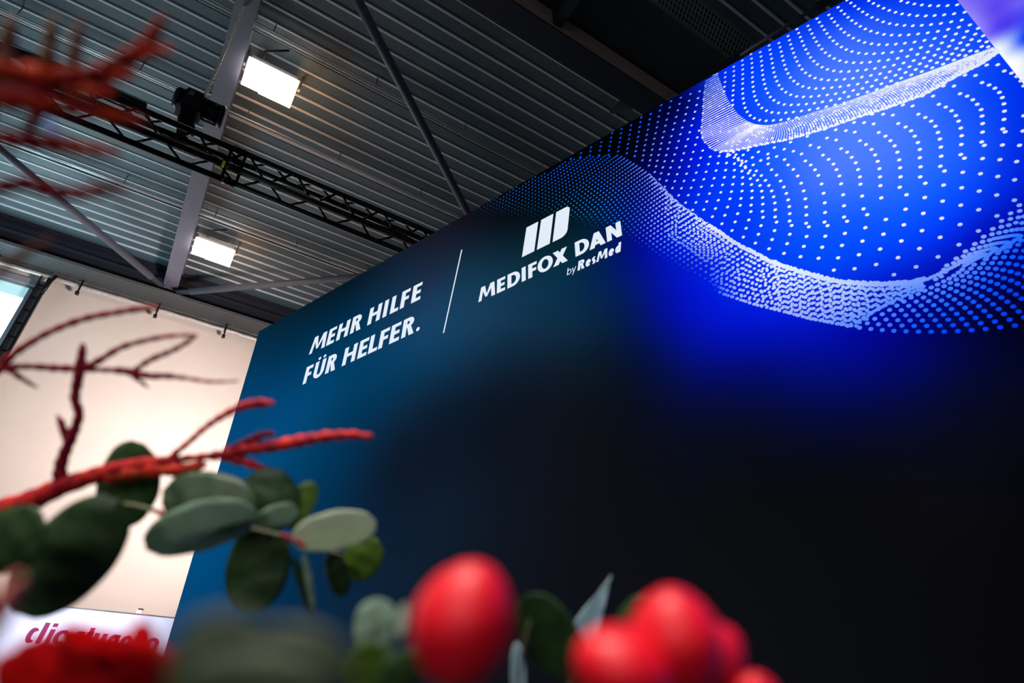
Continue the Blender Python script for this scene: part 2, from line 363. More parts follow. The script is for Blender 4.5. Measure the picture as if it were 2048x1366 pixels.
def letters(mapf, items, t, th, slant, name, m, parent):
    b = MB()
    for ch, s0, s1, zb, hgt in items:
        w = (s1-s0)/hgt
        for poly in glyph(ch, w, t, th):
            b.add([mapf(s0+(x+slant*y)*hgt, zb+y*hgt) for x, y in poly], [tuple(range(len(poly)))])
    me = bpy.data.meshes.new(name); me.from_pydata(b.v, [], b.f); me.materials.append(m)
    o = bpy.data.objects.new(name, me); COL.objects.link(o); link(o, parent); return o

# ------------------------------------------------------------------ display wall
S0, S1, ZT = -3.923, 3.2, 4.0537; SE = 0.6392
dw = thing('display_wall', P3((S0+S1)/2, 0, -.06), 'tall backlit dark-to-blue display wall with white dots, slogan and company logo', 'display wall')
fr = MB(); A = np.array
for (s0, s1, z0, z1) in ((S0, S0+.03, 0, ZT), (S1-.03, S1, 0, ZT), (S0, S1, ZT-.03, ZT), (S0, S1, 0, .03)):
    c = A(P3((s0+s1)/2, (z0+z1)/2, -.055)); fr.obox(c, -PW*(s1-s0)/2, A((0, 0, (z1-z0)/2)), PN*.05)
fr.build('frame', mat('frame_black', (20, 22, 28), .5), dw)
MB().obox(A(P3((S0+S1)/2, ZT/2, -.08)), -PW*((S1-S0)/2-.03), A((0, 0, ZT/2-.03)), PN*.02).build('back_panel', m_blk2, dw)
# colours of the print, sampled at places of the picture, interpolated over the fabric
CP = """520 670 2 40 64;600 640 3 35 55;560 720 0 50 84;500 800 0 66 112;480 900 0 72 122;430 1060 0 76 128;400 1180 0 70 118;700 560 5 22 36;700 640 0 46 76;700 700 0 58 94;640 790 0 68 112;800 500 16 27 42;860 560 25 45 72;850 640 22 64 98;920 700 16 54 84;800 770 4 52 86;560 850 0 72 122;680 860 0 54 90;800 807 8 44 72;800 917 10 24 42;680 960 2 46 78;560 960 0 66 110;600 1130 2 44 76;1000 445 8 15 24;950 520 16 44 64;1000 620 20 56 84;1100 560 8 48 72;1050 420 3 10 18;1150 650 10 40 66;1000 700 16 42 66;1100 750 12 24 40;1000 800 10 20 34;900 800 10 30 50;1240 560 0 25 100;1170 470 2 32 52;1200 470 0 28 66;1300 480 0 10 165;1250 620 2 26 84;1350 620 0 14 170;1300 720 2 14 66;1300 810 6 11 36;1500 740 0 10 110;1500 650 0 18 200;1450 560 0 32 232;1700 740 0 8 120;1700 840 2 7 52;1850 730 0 6 90;1900 800 3 7 44;2040 700 0 3 36;2040 800 4 6 26;1500 860 5 9 34;1400 950 7 10 20;1100 900 12 16 26;900 1000 12 26 42;1300 1100 10 12 18;1900 1000 8 8 14;1800 930 7 8 20;2000 1300 4 4 6;1000 1300 12 16 24;1500 1300 8 10 14;700 1250 10 34 58;1250 300 1 2 8;1200 260 1 2 8;1150 320 2 3 8;1080 370 2 4 9;1310 265 0 5 60;1370 205 0 5 90;1340 380 0 16 170;1285 400 0 10 112;1230 390 2 10 58;1180 400 2 10 30;1120 390 1 5 14;1430 330 0 48 250;1390 260 0 24 215;1340 310 0 8 130;1400 420 0 48 238;1500 400 0 66 252;1600 400 40 100 255;1700 300 78 126 255;1650 350 72 120 255;1800 330 60 115 255;1560 200 38 98 255;1470 180 0 58 245;1430 150 0 40 220;1650 120 60 110 255;1720 190 82 130 255;1590 60 0 55 240;1700 15 0 52 238;1690 60 40 92 250;1850 60 26 86 250;1900 120 44 98 252;1965 180 10 72 248;1960 300 20 82 250;1950 400 0 60 242;2040 300 0 42 228;2040 400 0 22 196;1980 470 0 10 172;1900 470 0 44 232;1900 560 0 8 150;2040 560 0 0 80;1800 500 0 60 246;1700 450 12 86 255;1600 500 0 76 252;1500 480 0 58 242;1600 600 0 34 228;1750 600 0 12 180;1900 640 0 2 86;2040 640 0 0 26;1600 680 0 14 170;1450 690 0 13 165;1380 680 0 15 150;1480 600 0 30 225;1650 540 0 66 245;1700 10 0 50 236;2048 950 4 5 12;1800 1150 6 7 10;-200 1366 0 60 100;300 1366 0 56 96;1550 130 10 75 250;1500 260 0 66 252;1500 330 10 78 255"""
cpts = [tuple(float(q) for q in l.split()) for l in CP.replace('\n', ';').split(';') if l.strip()]
cp_xy = np.array([pan(c[0], c[1]) for c in cpts]); cp_c = np.array([c[2:5] for c in cpts])
def tps_fit(X, Y, lam):
    d = np.linalg.norm(X[:, None]-X[None], axis=2); K = np.where(d > 0, d*d*np.log(d+1e-12), 0)+lam*np.eye(len(X))
    Pm = np.c_[np.ones(len(X)), X]; Am = np.block([[K, Pm], [Pm.T, np.zeros((3, 3))]]); return np.linalg.solve(Am, np.r_[Y, np.zeros((3, Y.shape[1]))])
def tps_eval(X, wts, Q):
    out = []
    for i in range(0, len(Q), 4000):
        q = Q[i:i+4000]; d = np.linalg.norm(q[:, None]-X[None], axis=2); K = np.where(d > 0, d*d*np.log(d+1e-12), 0)
        out.append(np.c_[K, np.ones(len(q)), q] @ wts)
    return np.vstack(out)
wt = tps_fit(cp_xy, cp_c, .0015)
def base_color(Q):
    Q = np.array(Q, float); lo = cp_xy.min(0)-.1; hi = cp_xy.max(0)+.1
    c = tps_eval(cp_xy, wt, np.clip(Q, lo, hi)); z = Q[:, 1]
    k = np.clip((1.5-z)/.8, 0, 1)[:, None]; return np.clip(c, 0, 255)*(1-k)+np.array((6, 10, 18))*k
def lin_np(c):
    c = np.clip(c, 0, 255)/255.0; return np.where(c <= .04045, c/12.92, ((c+.055)/1.055)**2.4)
m_print = print_mat('backlit_print')
def grid_print(name, s0, s1, z0, z1, ns, nz, cf):
    ss = np.linspace(s0, s1, ns); zz = np.linspace(z0, z1, nz); Q = np.array([(s, z) for z in zz for s in ss])
    vs = [P3(s, z) for s, z in Q]; fs = [(j*ns+i, j*ns+i+1, (j+1)*ns+i+1, (j+1)*ns+i) for j in range(nz-1) for i in range(ns-1)]
    me = bpy.data.meshes.new(name); me.from_pydata(vs, [], fs); me.materials.append(m_print)
    at = me.color_attributes.new('print', 'FLOAT_COLOR', 'POINT'); c = lin_np(cf(Q)); at.data.foreach_set('color', np.c_[c, np.ones(len(c))].ravel())
    o = bpy.data.objects.new(name, me); COL.objects.link(o); link(o, dw); return o
grid_print('printed_fabric', S0+.004, SE, .03, ZT-.004, 300, 230, base_color)['label'] = 'dark blue to bright blue gradient print'
C2 = """1925 3 130 118 246;1960 3 112 92 242;1985 20 92 72 238;2040 6 106 94 246;1950 38 144 134 255;2005 55 78 62 236;2044 50 66 78 246;1978 72 124 112 250;1968 60 132 120 252;2000 84 192 205 250;2010 92 216 226 252;2046 80 26 66 244;2030 74 110 140 248;2014 110 226 235 252;2044 112 216 228 252;2040 150 242 244 252;2045 100 150 176 250"""
c2 = [tuple(float(q) for q in l.split()) for l in C2.split(';')]; c2x = np.array([pan(a[0], a[1]) for a in c2]); c2c = np.array([a[2:] for a in c2]); w2 = tps_fit(c2x, c2c, 1e-5)
def side_color(Q):
    Qc = np.clip(Q, c2x.min(0)-.02, c2x.max(0)+.02); return np.clip(tps_eval(c2x, w2, Qc), 0, 255)
grid_print('printed_side_picture', SE, S1-.004, .03, ZT-.004, 170, 260, side_color)['label'] = 'blurred violet and white picture'

# ---- dots of the print: traced strings of dots, on the fabric itself
dots = []          # (s, z, radius)
def D(txt, k, ox, oy, r=.0067):
    for q in txt.split():
        a, b = q.split(','); s, z = pan(ox+float(a)/k, oy+float(b)/k); dots.append((s, z, r))
D("""587,48 757,75 914,110 1052,157 1118,276 1209,346 1283,427 1340,524 1394,670 1429,828 1449,992 1454,1157 1445,1320 1349,46 1204,8 1419,177 1515,250 140,93 316,122 479,157 628,200 762,252 823,344 913,421 987,532 1046,657 1089,788 1118,923 1132,1061 1136,1200 1131,1340
212,217 355,268 483,326 541,426 626,518 695,618 751,722 793,830 825,940 844,1056 852,1176 849,1303 228,342 280,446 366,525 437,608 496,695 543,788 577,888 597,994 605,1109 602,1231 627,1320 173,442 243,520 300,605 343,695 373,792 388,900 392,1013 385,1137 395,1238 145,484 179,577 199,679 208,788 205,906 191,1030 188,1141 152,1283 56,173 33,273 38,314 15,352 103,284 91,370 97,392 36,450 46,558 45,670 36,790 18,916 5,1035""", 8.539, 1480, 290)
D("""161,1078 165,1148 162,1220 160,1295 295,988 298,1055 299,1125 299,1198 296,1274 432,957 437,1028 439,1098 440,1172 439,1248 438,1320 567,858 576,927 583,998 587,1070 590,1144 592,1220 596,1295 699,762 714,825 727,894 734,966 740,1038 747,1111 754,1185 767,1258 782,1328 854,720 867,787 880,857 892,928 904,1000 917,1072 930,1144 950,1214 976,1282
990,615 1009,681 1028,748 1045,818 1060,887 1077,957 1097,1027 1121,1096 1151,1161 1190,1225 1243,1280 1306,1328 1152,572 1174,637 1194,703 1216,770 1239,838 1264,906 1293,972 1329,1036 1373,1097 1428,1151 1497,1197 1578,1233 1677,1256 1788,1267 1912,1263 1292,463 1320,525 1346,589 1373,653 1400,720 1432,783 1466,848 1506,910 1557,967 1616,1018 1688,1063 1772,1098 1872,1120 1986,1132
1430,353 1466,412 1496,472 1528,534 1561,598 1598,660 1638,720 1685,778 1740,834 1805,883 1880,926 1968,960 1608,298 1646,355 1685,414 1723,474 1765,532 1810,591 1864,647 1923,698 1992,745 1749,185 1794,239 1838,294 1883,350 1931,406 1984,460 2040,513 1940,120 1990,173 2042,225 33,1168""", 7.877, 1430, 0)
D("""58,3 152,0 208,54 270,72 315,100 350,138 375,180 18,153 78,174 128,201 166,237 191,281 205,335 209,397 205,468 195,549 215,574 192,686 170,811 152,955 143,1114 145,1292 375,436 368,566 338,689 313,828 296,984 294,1158 10,384 18,439 23,503 22,576 15,660 38,689 22,802 185,1336 336,1201 339,1250 262,1270 260,1318 328,1305 306,1350 360,1352 375,1296""", 4.273, 1960, 130)
D("""483,45 483,108 483,172 480,235 473,300 467,367 600,25 600,88 600,152 600,217 596,283 590,350 588,417 583,485 585,550 720,5 722,65 723,130 723,195 720,262 720,328 723,393 727,460 738,525 755,587 783,642 823,692 880,730 953,755 1040,765 1140,760 1243,752 1347,740 1455,722
850,40 853,103 855,170 858,235 863,300 872,365 885,428 907,488 938,543 983,590 1045,627 1120,650 1210,658 1310,655 1413,645 1523,632 1633,615 1747,597 1862,573 1983,547 983,10 990,75 995,140 1005,203 1018,265 1037,327 1062,385 1098,440 1147,485 1210,520 1288,542 1383,548 1482,545 1590,537 1700,525 1810,507 1925,487
1137,40 1150,103 1165,163 1187,223 1217,280 1257,332 1310,375 1377,410 1457,432 1550,438 1653,435 1762,425 1875,412 1290,5 1313,62 1340,118 1373,173 1418,220 1475,265 1542,297 1625,317 1720,325 1825,322 1492,10 1530,63 1580,110 1637,152 1710,182 1795,202 1735,0 1805,33 1877,65""", 6.827, 1380, 130)
D("""40,915 130,912 222,905 320,895 420,880 523,862 628,843 737,820 850,793 963,762 1080,730 1200,695 1323,657 1447,617 1570,573 30,793 100,810 183,818 273,817 370,808 468,797 570,783 675,767 783,745 895,720 1010,693 1128,663 1248,632 1370,597 1497,555 1625,515 1755,470
8,602 50,637 105,668 170,693 243,710 327,717 417,717 513,710 615,698 720,685 828,667 938,645 1053,622 1170,595 1290,563 1413,530 1540,493 1668,455 1800,412 22,385 57,427 95,467 137,503 187,538 243,567 308,590 385,607 470,615 560,615 660,608 763,598 870,583 980,567 1092,545 1210,522 1330,492 1453,463 1580,430 1710,392
12,133 43,172 77,212 108,253 143,293 182,332 222,370 270,405 323,437 385,465 452,487 530,502 613,512 707,512 807,505 910,495 1020,482 1133,463 1248,442 1367,418 1490,390 1617,360 1743,327 150,88 187,125 225,162 263,200 307,237 352,270 403,303 460,333 523,358 595,378 672,395 758,403 853,405 953,400 1060,390 1170,377 1285,360 1402,338 1523,313 1650,287
253,5 295,37 338,72 383,105 430,138 480,170 535,202 597,228 663,252 737,272 817,285 905,293 1000,297 1102,292 1208,283 1320,270 1437,252 1557,232 500,12 552,42 608,70 668,97 732,122 803,143 878,162 960,173 1050,182 1147,185 1248,180 1357,172 1470,160 1590,143 867,15 940,33 1018,48 1103,60 1195,68 1290,70 1395,67 1505,58
78,1000 173,990 270,975 373,960 477,938 583,915 692,888 803,860 918,828 1033,795 1155,757 1275,717 1397,675 1525,632 1655,583 1785,533 25,1083 122,1070 220,1053 322,1033 427,1010 533,985 643,957 753,925 867,892 983,855 1102,818 1222,775 1345,733 1468,685 1598,637 1728,587 1858,537 68,1145 168,1127 270,1103 375,1078 482,1050 590,1020 702,988 817,950 117,1197 220,1173 1840,480 1755,470""", 5.691, 1650, 0)
D("""490,625 482,673 475,720 465,770 372,690 365,740 355,787 258,762 245,808 612,563 602,613 595,662 585,710 575,765 728,508 718,560 710,608 702,660 692,710 688,762 840,458 832,510 825,562 817,613 807,668 798,720 958,362 950,415 942,470 933,525 927,577 915,633 908,687 900,742
1070,322 1060,378 1052,435 1042,492 1033,550 1023,605 1015,662 1005,718 993,775 1188,223 1180,283 1168,345 1158,405 1147,467 1135,527 1125,587 1113,648 1103,708 1093,767 1083,825 1303,180 1288,243 1275,313 1263,377 1252,440 1237,507 1223,572 1210,635 1198,700 1185,763 1173,825 1160,887
1418,133 1402,207 1385,277 1368,350 1352,420 1337,490 1320,558 1303,628 1290,695 1273,763 1257,830 1243,895 1228,962 1533,92 1517,165 1498,240 1480,317 1460,392 1442,465 1422,543 1402,617 1382,690 1362,765 1343,837 1323,908 1303,977 1285,1047
1550,15 1645,50 1630,128 1608,207 1590,285 1572,362 1550,442 1528,520 1507,600 1485,680 1460,757 1437,833 1413,910 1390,988 1365,1063 1345,1135 1752,18 1733,98 1717,178 1698,257 1680,337 1660,417 1637,497 1615,578 1590,660 1568,743 1543,825 1517,907 1490,988 1462,1070 1435,1150 1747,478 1725,558 1702,643 1677,727 1652,812 1627,897 1600,982 1570,1067 1540,1152 1508,1235
1788,712 1765,797 1740,883 1713,970 1683,1058 1653,1147 1620,1233 1877,783 1855,870 1828,960 1802,1047 1773,1135 1740,1227 1980,775 1967,860 1945,945 1922,1035 1898,1122 1868,1215 2020,1113 2000,1200""", 5.851, 1100, 180, .0064)
D("""1492,157 1593,248 1475,252 1450,352 1580,347 1700,258 1700,347 1803,360 1425,457 1563,445 1693,440 1812,445 1917,462 2015,482 1538,548 1678,540 1810,535 1935,542 2045,555 1515,650 1660,640 1803,632 1942,630 1480,757 1640,738 1788,732 1940,725 1323,775 1175,787 1035,790 1283,885 1442,870 1607,850 1775,828 1928,822 1130,890 1400,982 1570,963 1745,940 1925,912 1530,1078 1710,1053 1897,1025 1668,1170 1860,1140 1822,1260 2028,1222 1987,1342
1510,100 1610,125 1600,158 1637,140 1690,100 1722,135 1700,172 1750,185 1757,210 1800,215 1808,250 1785,283 1860,225 1848,300 1852,315 1915,352 1890,387 1957,272 1970,415 2000,357 1945,173 1820,137 2028,97 1675,85 1683,97 1700,112 1745,200 1690,172 1360,665 1245,575""", 6.827, 1220, 290)
D("""595,832 607,880 648,868 670,932 693,960 715,990 733,1025 748,1060 758,1095 765,1130 768,1170 680,810 693,858 737,875 757,903 785,928 810,965 828,1003 843,1047 850,1090 855,1133 857,1178 855,1222 770,780 830,845 850,882 880,903 905,930 922,962 938,1010 950,1058 957,1110 962,1160 965,1215
862,748 878,795 925,808 950,850 978,877 1005,900 1022,930 1038,965 1047,1008 1058,1068 1063,1128 1063,1190 1080,1213 957,710 970,757 1020,768 1047,815 1080,835 1105,863 1127,893 1140,930 1150,970 1153,1010 1162,1075 1170,1145 1190,1177 1018,712 1073,717 1122,725 1150,772 1183,793 1213,820 1233,850 1247,885 1257,925 1260,970 1262,1018 1267,1085 1292,1203
1118,672 1173,673 1225,680 1253,727 1290,747 1317,772 1340,800 1355,835 1365,877 1370,920 1372,970 1368,1027 1405,1068 1400,1147 1218,627 1277,627 1330,632 1360,678 1400,697 1430,718 1450,747 1467,782 1478,820 1478,865 1482,915 1480,970 1508,1005 1505,1083 1497,1170 1323,580 1385,577 1438,582 1470,627 1508,645 1540,665 1563,693 1577,727 1588,763 1593,807 1595,857 1590,912 1613,938 1608,1015 1603,1103 1598,1197
1433,527 1493,527 1550,528 1582,573 1620,588 1652,608 1675,635 1690,665 1702,703 1707,745 1705,793 1702,848 1722,868 1713,945 1707,1030 1702,1125 1607,473 1665,473 1698,515 1737,528 1768,548 1792,573 1808,603 1818,637 1823,680 1822,727 1818,782 1830,798 1820,872 1810,953 1803,1048 1800,1150 1725,413 1783,415 1818,455 1857,467 1888,485 1912,508 1930,537 1938,570 1940,610 1938,657 1932,708 1945,723 1930,795 1917,877 1905,967 1897,1070
1845,357 1907,353 1940,390 1980,403 2040,637 2038,718 2023,797 2008,887 1997,988 1995,1098""", 2.738, 1300, 0)
D("""250,45 400,25 555,5 367,122 493,197 527,98 633,268 665,165 695,67 873,25 787,330 822,225 850,123 957,382 993,272 1023,165 1045,65 1022,15 1145,420 1183,303 1215,190 1240,80 1210,40 1350,438 1392,312 1427,187 1453,67 1418,27 1525,573 1573,433 1617,292 1650,155 1678,20 1760,557 1810,398 1850,243""", 5.691, 1400, 440)
D("""183,52 375,102 567,158 775,40 162,188 352,257 540,328 757,220 965,93 132,330 317,413 505,503 730,408 948,290 1157,155 1353,8 93,473 275,575 695,600 925,495 1145,367 1350,223 1545,67 48,618 462,682 585,0""", 5.253, 1700, 420)
D("""103,1240 220,1252 340,1263 462,1272 590,1277 720,1280 853,1282 990,1280 1133,1275 1278,1265 1425,1253 1578,1235 1733,1217 1890,1195 68,1180 183,1192 300,1203 420,1210 547,1217 675,1220 807,1220 943,1218 1083,1213 1225,1205 1373,1192 1522,1175 1677,1155 1830,1130 30,1123 145,1135 262,1145 380,1153 503,1160 632,1163 762,1163 895,1160 1033,1155 1175,1147 1320,1135 1467,1118 1617,1095 1773,1070
107,1080 222,1088 340,1097 462,1105 587,1108 715,1108 847,1107 983,1102 1122,1093 1265,1080 1412,1063 1562,1043 1715,1017 1865,990 297,1045 417,1052 540,1055 668,1057 797,1055 933,1050 1068,1042 1210,1030 1355,1013 1503,993 1653,967 1803,935 372,1002 493,1007 618,1010 748,1007 880,1003 1015,995 1155,985 1297,968 1443,948 1590,922 1743,890 445,962 568,965 697,965 827,960 962,953 1098,942 1240,927 1383,907 1530,882 1678,850 1830,812
643,923 773,922 905,915 1040,905 1180,890 1323,870 1467,843 1613,812 1762,775 717,885 847,880 980,870 1118,857 1258,838 1400,812 1547,780 1692,743 1840,700 787,850 918,842 1055,828 1192,810 1333,787 1477,755 1618,718 1763,672 855,817 990,803 1127,787 1265,763 1405,733 1547,695 1687,650 1828,597 920,785 1055,768 1193,745 1332,717 1472,678 1610,633 1748,577 985,753 1118,733 1257,703 1395,665 1532,620 1665,565 1795,503
1043,723 1177,693 1312,660 1448,613 1580,560 1708,497 1830,430 1093,692 1228,657 1363,613 1493,560 1618,497 1738,430 1140,660 1270,617 1400,565 1525,507 1645,438 1768,368 1180,628 1305,577 1430,520 1553,457 1675,390 1797,323 1687,38 1782,15 1595,122 1685,98 1768,82 1500,202 1590,180 1668,162 1740,145 1808,140 1405,283 1492,258 1567,242 1637,228 1700,215 1755,207 1808,203 1312,360 1393,337 1467,320 1213,437 1293,413 1362,395 1425,380 1480,368 1117,512 1193,488 1258,468 1318,452 1090,560 1153,540 1210,522 1018,585 987,630 960,700 900,730""", 5.253, 1700, 420, .0072)
def string(txt, k, ox, oy, gap, r, jit=0.0):      # closely strung dots along a curve
    p = np.array([[float(a) for a in q.split(',')] for q in txt.split()]); p = p/k+np.array((ox, oy)); n = max(2, int(np.linalg.norm(np.diff(p, axis=0), axis=1).sum()/gap))
    for x, y in spline(p, n):
        s, z = pan(x+random.uniform(-jit, jit), y+random.uniform(-jit, jit)); dots.append((s, z, r))
for off in (-1.5, 1.5): string("700,745 790,745 860,715 920,690 985,655 1050,625 1100,600 1150,575 1210,550 1280,525", 5.253, 1700, 420+off, 2.4, .0066)
string("1510,305 1585,292 1680,275 1760,268 1795,275 1770,300 1730,320 1700,350 1640,392 1580,415", 5.253, 1700, 420, 4, .0062)
string("1480,368 1530,355 1600,345 1665,342 1660,360 1620,385 1590,412 1550,455", 5.253, 1700, 420, 4, .0062)
string("1320,452 1400,430 1470,410 1535,402 1530,420 1490,445 1450,482 1420,520", 5.253, 1700, 420, 4, .0062)
string("1240,500 1320,485 1415,465 1400,480 1350,505 1300,530 1260,555 1200,590", 5.253, 1700, 420, 4, .0062)
# big fold: the bright edge and the woven layers under it
UF = [(1246, 312), (1262, 322), (1282, 334), (1300, 347), (1312, 360), (1327, 375), (1345, 393), (1363, 410), (1385, 425), (1412, 444), (1440, 461), (1470, 482), (1500, 497), (1540, 518), (1580, 532), (1620, 544), (1660, 555), (1700, 560), (1740, 563), (1780, 563), (1820, 560), (1850, 553)]
UFp = np.array([pan(*q) for q in UF]); nf = 420
for j, (x, y) in enumerate(spline(UF[3:], 330)):
    a = j/329.0
    if a < .25:
        ph = j*.75; dots.append(pan(x+3.2*math.cos(ph)-2, y+3.2*math.sin(ph)+3)+(.0042,))
    else:
        for q in range(2): dots.append(pan(x+random.uniform(-1, 1), y+1.5+random.uniform(0, 4+4*min(a, .8)))+(.0056,))
LF = [(940, 432), (1080, 436), (1165, 447), (1203, 456), (1256, 480), (1324, 517), (1374, 545), (1424, 577), (1444, 587), (1500, 606), (1565, 622), (1619, 637), (1680, 648), (1740, 657), (1860, 664)]
def lower_y(x): return float(np.interp(x, [q[0] for q in LF], [q[1] for q in LF]))
def top_y(x): return float(np.interp(x, (1000, 1085, 1120, 1150, 1175, 1235, 1250), (370, 350, 328, 317, 313, 311, 315)))
zs = UFp[:, 1]; ss = UFp[:, 0]; order = np.argsort(zs)
def fold_s(z): return float(np.interp(z, zs[order], ss[order])) if z < zs.max() else float(ss[0]-(z-zs.max())*.9)
z = zs.max()+.56; i = 0
while z > 2.62:
    sf = fold_s(z); g = 0.0; k = 0
    while True:
        g += (.0062 if sf < -.35 else .0125)+.0128*(1-math.exp(-k/4.0))+.009*(1-math.exp(-max(0, g-.15)/.45)); k += 1
        s = sf-g; zz = z-.21*g+.02*g*g
        x, y = topx(s, zz)
        if x < 930 or k > 90: break
        if zz > ZT-.012: continue
        if x < 1250 and y < top_y(x): continue
        if y > lower_y(x)+(6 if x < 1440 else 0): break
        if x > 1560: continue
        dots.append((s, zz, .0050 if x < 1300 else .0058))
    z -= .0243; i += 1
for j in range(58):        # second layer that interferes with the first one under the fold
    x0 = 1332+j*8.8; yu = float(np.interp(x0, [q[0] for q in UF], [q[1] for q in UF]))
    yl = min(lower_y(x0+8), float(np.interp(x0, (1690, 1740, 1790, 1840), (660, 622, 597, 572)))); n = max(3, int((yl-yu)/10.5))
    for lay in (0, 1):
        for q in range(n+1):
            t = (q+.5*lay*(j % 2))/n
            if x0 < 1420 and t > .62 or t > 1: continue
            if lay and x0 < 1540: continue
            dots.append(pan(x0+9*t+1.8*math.sin(q*1.7+j*.6)+lay*(4.4+2*math.sin(j*.35+q*.5)), yu+5+(yl-yu-4)*t+lay*2.5*math.sin(j*.5))+(.0060,))
for q in zip(np.linspace(1440, 1700, 23), [float(np.interp(x, [p[0] for p in LF], [p[1] for p in LF])) for x in np.linspace(1440, 1700, 23)]): dots.append(pan(*q)+(.0062,))
# upper fold: fine woven band
PR = [((1434, 148), (1413, 158)), ((1444, 174), (1408, 194)), ((1455, 200), (1406, 228)), ((1474, 228), (1403, 262)), ((1495, 244), (1406, 280)), ((1510, 250), (1425, 300)), ((1518, 251), (1450, 304)), ((1527, 252), (1482, 300)), ((1537, 252), (1515, 292)), ((1550, 250), (1545, 286)), ((1567, 246), (1577, 280)), ((1592, 238), (1612, 270)), ((1630, 225), (1660, 255)), ((1680, 210), (1715, 236)), ((1730, 191), (1775, 217)), ((1800, 165), (1850, 190)), ((1860, 144), (1915, 153)), ((1930, 117), (1965, 128)), ((1984, 97), (1998, 105))]
pr = np.array([(*a, *b, i) for i, (a, b) in enumerate(PR)], float)
def pair_at(t):
    return np.array([np.interp(t, pr[:, 4], pr[:, c]) for c in range(4)])
tt = 0.0; k = 0
while tt < 18:
    q = pair_at(tt); q2 = pair_at(min(18, tt+.02)); dv = max(np.hypot(*(q2[:2]-q[:2])), np.hypot(*(q2[2:]-q[2:])))/.02
    a = q[:2]; b = q[2:]; L = np.hypot(*(b-a)); n = int(L/(2.9 if tt > 5 else 2.3)); bow = (0 if tt < 6 else min(1, (tt-6)/4))*L*.16
    pv = un(np.array((-(b-a)[1], (b-a)[0])))
    if pv[0] < 0: pv = -pv
    for j in range(n+1):
        t = j/n; p = a*(1-t)+b*t+pv*bow*math.sin(math.pi*t); dots.append(pan(*p)+((.0029 if tt < 6 else .0028),))
    if tt > 6 and k % 2: 
        for j in range(3): dots.append(pan(*(b+np.array((-2*j, -.8*j))+pv*.0))+(.0050,))
    if k % 3 == 0: dots.append(pan(*b)+(.0062,)); dots.append(pan(*(a*.93+b*.07))+(.0044,))
    if tt < 9 and k % 2 == 0:
        for _ in range(3): t = random.uniform(.2, .8); dots.append(pan(*(a*(1-t)+b*t))+(.0046,))
    if tt > 10:
        for _ in range(int(3+tt*.5)): t = 1-random.random()**2*.7; dots.append(pan(*(a*(1-t)+b*t+pv*bow*math.sin(math.pi*t)))+(.0038,))
    tt += (4.6 if tt < 6 else 6.0)/dv; k += 1
# dot colours
DCOL = """960 420 10 90 150;1050 380 10 96 190;1150 350 10 100 235;1240 300 10 80 250;1180 420 14 130 215;1100 430 10 90 130;1060 430 6 70 100;1230 440 10 112 225;1300 200 20 90 255;1360 190 60 110 255;1300 290 110 130 255;1350 270 150 170 255;1290 360 110 140 255;1270 400 60 110 255;1320 420 150 170 255;1400 220 222 228 255;1300 470 100 130 255;1340 505 40 100 250;1260 475 10 60 170;1380 400 190 208 255;1400 470 200 215 252;1440 330 236 240 252;1500 400 240 243 248;1600 300 244 246 250;1500 200 240 244 252;1700 200 244 246 252;1700 60 240 244 252;1900 200 232 238 252;1800 100 240 244 252;1980 100 226 234 252;1500 520 200 218 252;1600 580 190 210 252;1450 570 120 150 255;1430 575 30 90 240;1500 600 170 190 255;1600 620 160 180 255;1700 600 160 188 255;1700 640 110 150 255;1760 560 150 180 255;1850 560 110 150 255;1900 540 120 150 255;1880 590 60 120 255;1900 640 0 80 255;1800 640 50 110 255;2000 640 0 64 250;2000 560 0 80 255;2040 480 20 100 255;1960 500 110 150 255;1930 520 120 155 255;1980 440 150 175 255;2040 420 120 160 255;2040 300 210 220 250;1900 400 222 230 250;1800 500 232 238 250;1900 470 200 215 250;2044 600 0 56 220;1370 545 20 50 200"""
dc = [tuple(float(q) for q in l.split()) for l in DCOL.split(';')]; dcx = np.array([pan(q[0], q[1]) for q in dc]); dcc = np.array([q[2:] for q in dc]); wd = tps_fit(dcx, dcc, .002)
DQ = np.array([(d[0], d[1]) for d in dots]); RR = np.array([d[2] for d in dots])
keep = (DQ[:, 1] < ZT-.01) & (DQ[:, 0] < SE+.012); DQ = DQ[keep]; RR = RR[keep]
# drop doubles
seen = {}; idx = []
for i, (s, z) in enumerate(DQ):
    if RR[i] > .00635:
        ky = (int(s/.008), int(z/.008)); dup = any(np.hypot(*(DQ[j]-DQ[i])) < .0085 for a1 in (-1, 0, 1) for b1 in (-1, 0, 1) for j in seen.get((ky[0]+a1, ky[1]+b1), []))
        if dup: continue
        seen.setdefault(ky, []).append(i)
    idx.append(i)
DQ = DQ[idx]; RR = RR[idx]
dcol = np.clip(tps_eval(dcx, wd, DQ), 0, 252); bcol = base_color(DQ)
for i in range(len(DQ)):
    x, y = topx(*DQ[i])
    if x < 1440:
        f_ = min(1, max(0, (lower_y(x)+6-y)/26.0)); dcol[i] = dcol[i]*f_+bcol[i]*(1-f_)
        if x < 1000: dcol[i] = dcol[i]*.8
vs = []; fs = []; cs = []; NV = 10
cosn = [(math.cos(2*math.pi*k/NV), math.sin(2*math.pi*k/NV)) for k in range(NV)]
dl = lin_np(dcol)
for i, (s, z) in enumerate(DQ):
    k = len(vs); vs += [P3(s+RR[i]*c, z+RR[i]*q, .0015+.0000001*i) for c, q in cosn]; fs.append(tuple(range(k, k+NV))); cs += [(*dl[i], 1)]*NV
me = bpy.data.meshes.new('dot_pattern'); me.from_pydata(vs, [], fs); me.materials.append(m_print)
at = me.color_attributes.new('print', 'FLOAT_COLOR', 'POINT'); at.data.foreach_set('color', np.array(cs).ravel())
o = bpy.data.objects.new('dot_pattern', me); COL.objects.link(o); link(o, dw); o['kind'] = 'stuff'; o['label'] = 'white and blue printed dots in waves'
